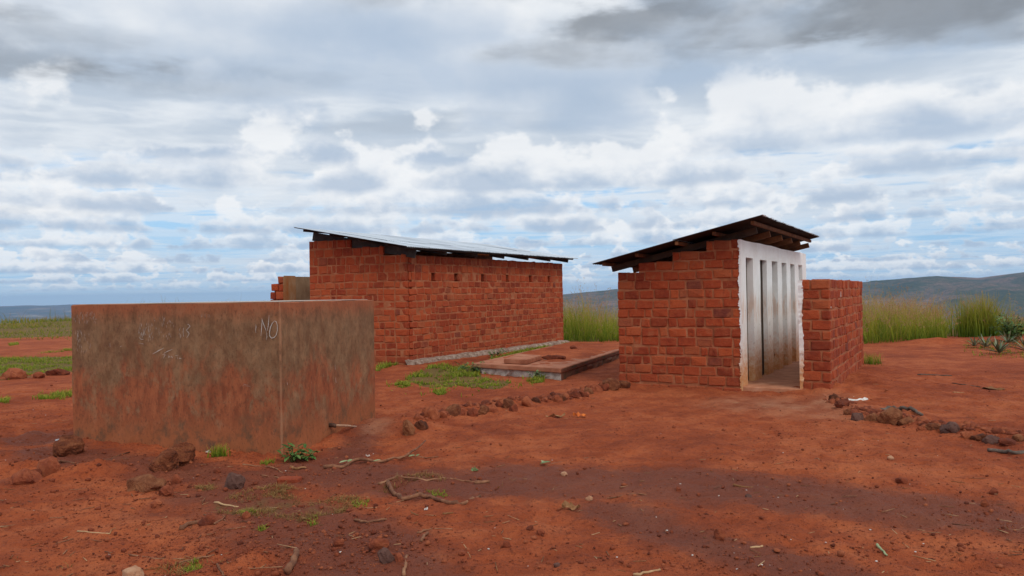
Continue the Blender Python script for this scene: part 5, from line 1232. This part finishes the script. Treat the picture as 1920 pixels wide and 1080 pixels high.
# short green strips and patches
sp_ = np.concatenate([scatter_poly(6500, GREEN_LEFTBAND, 1.9, -0.12), scatter_poly(900, [(70, 664), (145, 651), (150, 658), (90, 662)], 1.5, -0.1), scatter_poly(700, [(15, 645), (34, 642), (36, 647), (18, 649)], 1, -.5),
        scatter_poly(1000, [(30, 752), (80, 735), (140, 733), (142, 746), (90, 750)], 2.6, 0.04), scatter_poly(900, [(1800, 660), (1850, 672), (1925, 676), (1925, 640), (1860, 638), (1810, 640)], 2.2, -0.15), scatter_poly(160, [(-5, 750), (18, 748), (16, 757), (-5, 757)], 2, -.5)])
tag(blades('short_grass', sp_, rng.uniform(0.02, 0.11, len(sp_)), 'short', 0.7, 0.008, 3), kind='stuff')
wp = np.concatenate([scatter_poly(2600, GREEN_MID, 3.4, 0.04), scatter_poly(420, [(715, 725), (800, 690), (960, 700), (1010, 725), (880, 745), (760, 745)], 3.4, 0.16), scatter_poly(900, [(740, 722), (765, 716), (770, 724), (748, 728)], 2, -0.1), scatter_poly(320, [(810, 735), (832, 728), (838, 738), (822, 743)], 2, -.3),
        scatter_poly(2600, GREEN_PLINTH, 1.5, -0.28), scatter_poly(500, [(700, 690), (745, 678), (748, 684), (706, 696)], 2, -.3), scatter_poly(260, [(985, 716), (1018, 706), (1022, 715), (995, 720)], 2, -.3)])
tag(blades('green_weeds', wp, rng.uniform(0.02, 0.105, len(wp)) * (1 + 0.9 * np.clip(fbm(wp[:, 0] * 2, wp[:, 1] * 2, 2), -.4, 1)), 'short', 0.9, 0.011, 3), kind='stuff')
dp_ = np.concatenate([scatter_poly(3400, DRY_FRONT, 3.6, 0.0), scatter_poly(500, [(700, 915), (790, 888), (850, 905), (810, 925), (740, 925)], 2.6, 0.1), scatter_poly(260, [(365, 915), (400, 908), (402, 925), (370, 925)], 3, -.2),
        scatter_poly(300, [(280, 1060), (400, 1030), (420, 1050), (330, 1075)], 3, 0.08), scatter_poly(160, [(930, 905), (970, 902), (965, 914), (935, 914)], 3, -.2), scatter_poly(420, [(20, 1050), (90, 1030), (150, 1050), (60, 1075)], 3, 0.14)])
tag(blades('dry_grass', dp_, rng.uniform(0.012, 0.055, len(dp_)), 'dry', 1.4, 0.0030, 3), kind='stuff')
gp = np.concatenate([scatter_poly(110, [(445, 962), (475, 952), (480, 962), (455, 968)], 3, -.6), scatter_poly(80, [(575, 975), (595, 970), (597, 982), (580, 984)], 3, -.6), scatter_poly(150, [(800, 920), (835, 916), (842, 930), (815, 932)], 3, -.6),
        scatter_poly(110, [(655, 945), (690, 940), (694, 954), (665, 958)], 3, -.6), scatter_poly(170, [(340, 1060), (370, 1046), (380, 1058), (355, 1068)], 3, -.6), scatter_poly(90, [(485, 995), (498, 990), (500, 996), (488, 999)], 3, -.6)])
tag(blades('green_sprouts', gp, rng.uniform(0.012, 0.042, len(gp)), 'short', 0.9, 0.004, 3), kind='stuff')

# weeds one could point at
def weed(name, px, py, hgt, nl, label, spread=0.10, mat='leaf', L=(0.05, 0.11), cat='weed'):
    b = P(px, py); mb = MB(); lf = MB()
    for i in range(max(4, nl // 5)):
        a = rng.uniform(0, 2 * math.pi); h_ = hgt * rng.uniform(0.45, 1.0); t = np.array([math.cos(a), math.sin(a), 0]) * spread * rng.uniform(0.3, 1.2)
        tip = b + t + (0, 0, h_); tube(mb, [b + t * 0.15, b + t * 0.6 + np.array([0, 0, h_ * .55]), tip], [0.004, 0.003, 0.0015], 5)
        for k in range(5):
            f_ = rng.uniform(0.3, 1.0); p = b + t * f_ + np.array([0, 0, h_ * f_]); aa = rng.uniform(0, 2 * math.pi); l = rng.uniform(*L); c, s = math.cos(aa), math.sin(aa); up = rng.uniform(-0.2, 0.7); V = []
            for tt, w in ((0, 0), (.3, .2), (.65, .19), (1, 0)):
                for sg in (-1, 1): V.append((p[0] - b[0] + c * l * tt - s * l * w * sg, p[1] - b[1] + s * l * tt + c * l * w * sg, p[2] - b[2] + l * up * tt - l * .35 * tt * tt))
            lf.add(V, [(0, 2, 3, 1), (2, 4, 5, 3), (4, 6, 7, 5)])
    e = mb.build(name, M['leaf'], None, b); tag(e, label, cat); o = lf.build('leaves', M[mat], e); o['kind'] = 'stuff'; return e
weed('weed_plant', 548, 862, 0.20, 60, 'leafy green weed growing at the near corner of the tank', 0.16)
weed('weed_plant', 572, 866, 0.10, 30, 'low broad-leaved weed right of the leafy one at the tank corner', 0.14)
def tuft(px, py, n, h, lab, s=0.05):
    b = P(px, py); q = rng.normal(0, s, (n, 2)); pp_ = np.stack([b[0] + q[:, 0], b[1] + q[:, 1], gz(b[0] + q[:, 0], b[1] + q[:, 1]) - .005], -1)
    tag(blades('grass_tuft', pp_, rng.uniform(h * .5, h, n), 'short', 0.45, 0.005, 3), lab, 'grass tuft')
tuft(412, 857, 120, 0.16, 'small bright green grass tuft at the foot of the tank front', 0.035)
tuft(502, 869, 60, 0.06, 'tiny low green tuft under the tank front near the corner', 0.028)
tuft(1630, 682, 160, 0.30, 'green tuft growing at the far foot of the low brick wall', 0.12)
weed('weed_plant', 884, 702, 0.26, 110, 'dark green bushy weed at the left corner of the septic slab', 0.34, L=(0.06, 0.13))
weed('weed_plant', 930, 671, 0.26, 60, 'dark green weed against the plinth of the back block', 0.25, L=(0.06, 0.13))
weed('weed_plant', 1004, 712, 0.16, 40, 'small weed climbing the front of the septic slab', 0.16)
weed('leafy_bush', 1900, 634, 0.85, 420, 'pale green leafy bush standing in the grass near the right edge', 0.55, L=(0.09, 0.18), cat='bush')
# agaves at the right
def agave(px, py, s, nl, label):
    b = P(px, py); e = empty('agave_plant', tuple(b)); tag(e, label, 'agave')
    for i in range(nl):
        a = 2.399 * i + rng.normal(0, .15); el = 0.25 + 1.0 * i / nl + rng.normal(0, .08); L = s * rng.uniform(0.8, 1.1); c, s_ = math.cos(a), math.sin(a); V = []
        for t, w in ((0, .5), (.25, .9), (.55, .8), (.85, .35), (1, .03)):
            r_ = L * t * math.cos(el) * (1 + .1 * t); z = L * t * math.sin(el) - 0.12 * L * t * t * (1.2 - el * .5)
            for sg in (-1, 0, 1):
                w_ = w * .055 * s * sg; V.append((c * r_ - s_ * w_, s_ * r_ + c * w_, z + .03 + (abs(sg) * .02 * s if t < .9 else 0)))
        mesh_obj('leaf', V, [(3 * j + k, 3 * j + k + 1, 3 * j + k + 4, 3 * j + k + 3) for j in range(4) for k in range(2)], M['agave'], e)
    return e
agave(1873, 664, 0.46, 24, 'large grey-green agave with the widest rosette, right of the red earth heap')
agave(1848, 652, 0.42, 20, 'grey-green agave just behind and left of the largest one')
agave(1826, 652, 0.34, 16, 'small dull agave leftmost in the row at the right')
agave(1926, 662, 0.52, 20, 'dark agave cut by the right edge of the picture')
agave(1890, 646, 0.42, 16, 'agave behind the largest rosette, partly hidden in grass')

# ------------------------------------------------------------------ loose litter of the yard
def instance_mesh(name, src, pos, scale, rot, mat):
    co = np.empty(len(src.vertices) * 3, np.float32); src.vertices.foreach_get('co', co); co = co.reshape(-1, 3); fs = np.array([tuple(p.vertices) for p in src.polygons])
    n, m_ = len(pos), len(co); c, s = np.cos(rot), np.sin(rot); q = co[None] * scale[:, None, :]
    V = np.stack([q[..., 0] * c[:, None] - q[..., 1] * s[:, None], q[..., 0] * s[:, None] + q[..., 1] * c[:, None], q[..., 2]], -1) + pos[:, None]
    F = (np.arange(n) * m_)[:, None, None] + fs[None]
    return V.reshape(-1, 3), F.reshape(-1, fs.shape[1])
def tank_inside(x, y): return in_poly(x, y, [tuple(p) for p in cs_])
def litter(n, px0, px1, py0, py1, dens):
    px = rng.uniform(px0, px1, n * 3); py = py0 + (py1 - py0) * rng.random(n * 3) ** 0.8; g_ = np.array([G(a, b)[:2] for a, b in zip(px, py)]); x, y = g_[:, 0], g_[:, 1]
    k = (dens(x, y, px, py) > rng.random(n * 3)) & avoid(x, y) & ~tank_inside(x, y); x, y = x[k][:n], y[k][:n]; return np.stack([x, y, gz(x, y)], -1)
def clod_dens(x, y, px, py):
    a = 0.10 + 0.22 * np.clip(fbm(x * 0.9, y * 0.9, 3) * 2.2, 0, 1)
    a = a + 0.9 * np.exp(-((px - 330) / 300) ** 2 - ((py - 890) / 45) ** 2) + 0.7 * np.exp(-((px - 480) / 240) ** 2 - ((py - 1030) / 60) ** 2)
    a = a + 0.8 * np.exp(-((px - 40) / 130) ** 2 - ((py - 800) / 60) ** 2) + 0.6 * np.exp(-(seg_dist(x, y, LEFT_LINE) / 0.25) ** 2) + 0.6 * np.exp(-(seg_dist(x, y, RIGHT_LINE) / 0.25) ** 2)
    a = a + 0.5 * np.exp(-((px - 700) / 90) ** 2 - ((py - 1020) / 50) ** 2) + 0.35 * np.exp(-((px - 1480) / 120) ** 2 - ((py - 810) / 20) ** 2)
    return a
VV, FF, n_ = [], [], 0
for j in range(6):
    src = rock_mesh('clod', (1, 1, 0.75), 900 + j, M['clod'], 1, 0.28); pos = litter(2000, -60, 1980, 690, 1078, clod_dens)
    sz = np.clip(rng.lognormal(-4.5, 0.6, len(pos)), 0.004, 0.055); sc = sz[:, None] * rng.uniform(0.75, 1.3, (len(pos), 3)); pos[:, 2] += sz * 0.15
    V, F = instance_mesh('', src, pos, sc, rng.uniform(0, 6.28, len(pos)), None); VV.append(V); FF.append(F + n_); n_ += len(V)
tag(big_mesh('loose_clods', np.concatenate(VV), np.concatenate(FF), M['clod']), kind='stuff')
VV, FF, n_ = [], [], 0
for j in range(4):
    src = rock_mesh('ridge_clod', (1, 1, 0.8), 980 + j, M['clod'], 2, 0.3); L_ = LEFT_LINE if j % 2 else RIGHT_LINE; m_ = 190; k_ = rng.integers(0, len(L_) - 1, m_); t_ = rng.random(m_); q_ = np.array(L_)
    xy = q_[k_] * (1 - t_[:, None]) + q_[k_ + 1] * t_[:, None] + rng.normal(0, 0.085, (m_, 2)); pos = np.stack([xy[:, 0], xy[:, 1], gz(xy[:, 0], xy[:, 1])], -1); pos = pos[avoid(xy[:, 0], xy[:, 1])]
    sz = np.clip(rng.lognormal(-3.0, 0.5, len(pos)), 0.02, 0.13); sc = sz[:, None] * rng.uniform(0.7, 1.35, (len(pos), 3))
    V, F = instance_mesh('', src, pos, sc, rng.uniform(0, 6.28, len(pos)), None); VV.append(V); FF.append(F + n_); n_ += len(V)
tag(big_mesh('ridge_clods', np.concatenate(VV), np.concatenate(FF), M['clod']), kind='stuff')
VV, FF, n_ = [], [], 0
for j in range(5):
    src = rock_mesh('crumb', (1, 1, 0.7), 950 + j, M['clod'], 1, 0.3); pos = litter(4600, -60, 1980, 720, 1078, lambda x, y, px, py: 0.30 + clod_dens(x, y, px, py) * 0.7)
    sz = np.clip(rng.lognormal(-5.15, 0.45, len(pos)), 0.003, 0.016); sc = sz[:, None] * rng.uniform(0.75, 1.3, (len(pos), 3)); pos[:, 2] += sz * 0.12
    V, F = instance_mesh('', src, pos, sc, rng.uniform(0, 6.28, len(pos)), None); VV.append(V); FF.append(F + n_); n_ += len(V)
tag(big_mesh('soil_crumbs', np.concatenate(VV), np.concatenate(FF), M['clod']), kind='stuff')
# straw bits and pale flecks
mb = MB(); mb.hexa([(-.5, -.5, 0), (.5, -.5, 0), (.5, .5, 0), (-.5, .5, 0), (-.5, -.5, 1), (.5, -.5, 1), (.5, .5, 1), (-.5, .5, 1)]); src_o = mb.build('straw', M['straw']); src = src_o.data; bpy.data.objects.remove(src_o)
pos = litter(230, -60, 1980, 700, 1078, lambda x, y, px, py: 0.35 + 0.5 * np.clip(fbm(x * .7 + 4, y * .7, 2) * 2, 0, 1) + 0.5 * np.exp(-((px - 1450) / 120) ** 2 - ((py - 880) / 18) ** 2))
L = rng.gamma(2.2, 0.022, len(pos)) + .015; pos[:, 2] += 0.004
V, F = instance_mesh('', src, pos, np.stack([L, rng.uniform(.002, .0045, len(pos)), rng.uniform(.002, .004, len(pos))], -1), rng.uniform(0, 6.28, len(pos)), None)
tag(big_mesh('straw_litter', V, F, M['straw']), kind='stuff')
pos = litter(90, -60, 1980, 700, 1078, lambda x, y, px, py: 0.5 + 0 * x); s_ = rng.uniform(0.004, 0.014, len(pos))
V, F = instance_mesh('', src, pos, np.stack([s_, s_ * .7, s_ * .4], -1), rng.uniform(0, 6.28, len(pos)), None)
tag(big_mesh('pale_flecks', V, F, M['paper']), kind='stuff')
pos = litter(150, -60, 1980, 700, 1078, lambda x, y, px, py: 0.15 + 0.8 * np.exp(-((px - 330) / 330) ** 2 - ((py - 960) / 90) ** 2)); L = rng.gamma(2.2, 0.03, len(pos)) + .02; pos[:, 2] += 0.004
V, F = instance_mesh('', src, pos, np.stack([L, rng.uniform(.003, .007, len(pos)), rng.uniform(.003, .006, len(pos))], -1), rng.uniform(0, 6.28, len(pos)), None)
tag(big_mesh('twig_litter', V, F, M['bark']), kind='stuff')
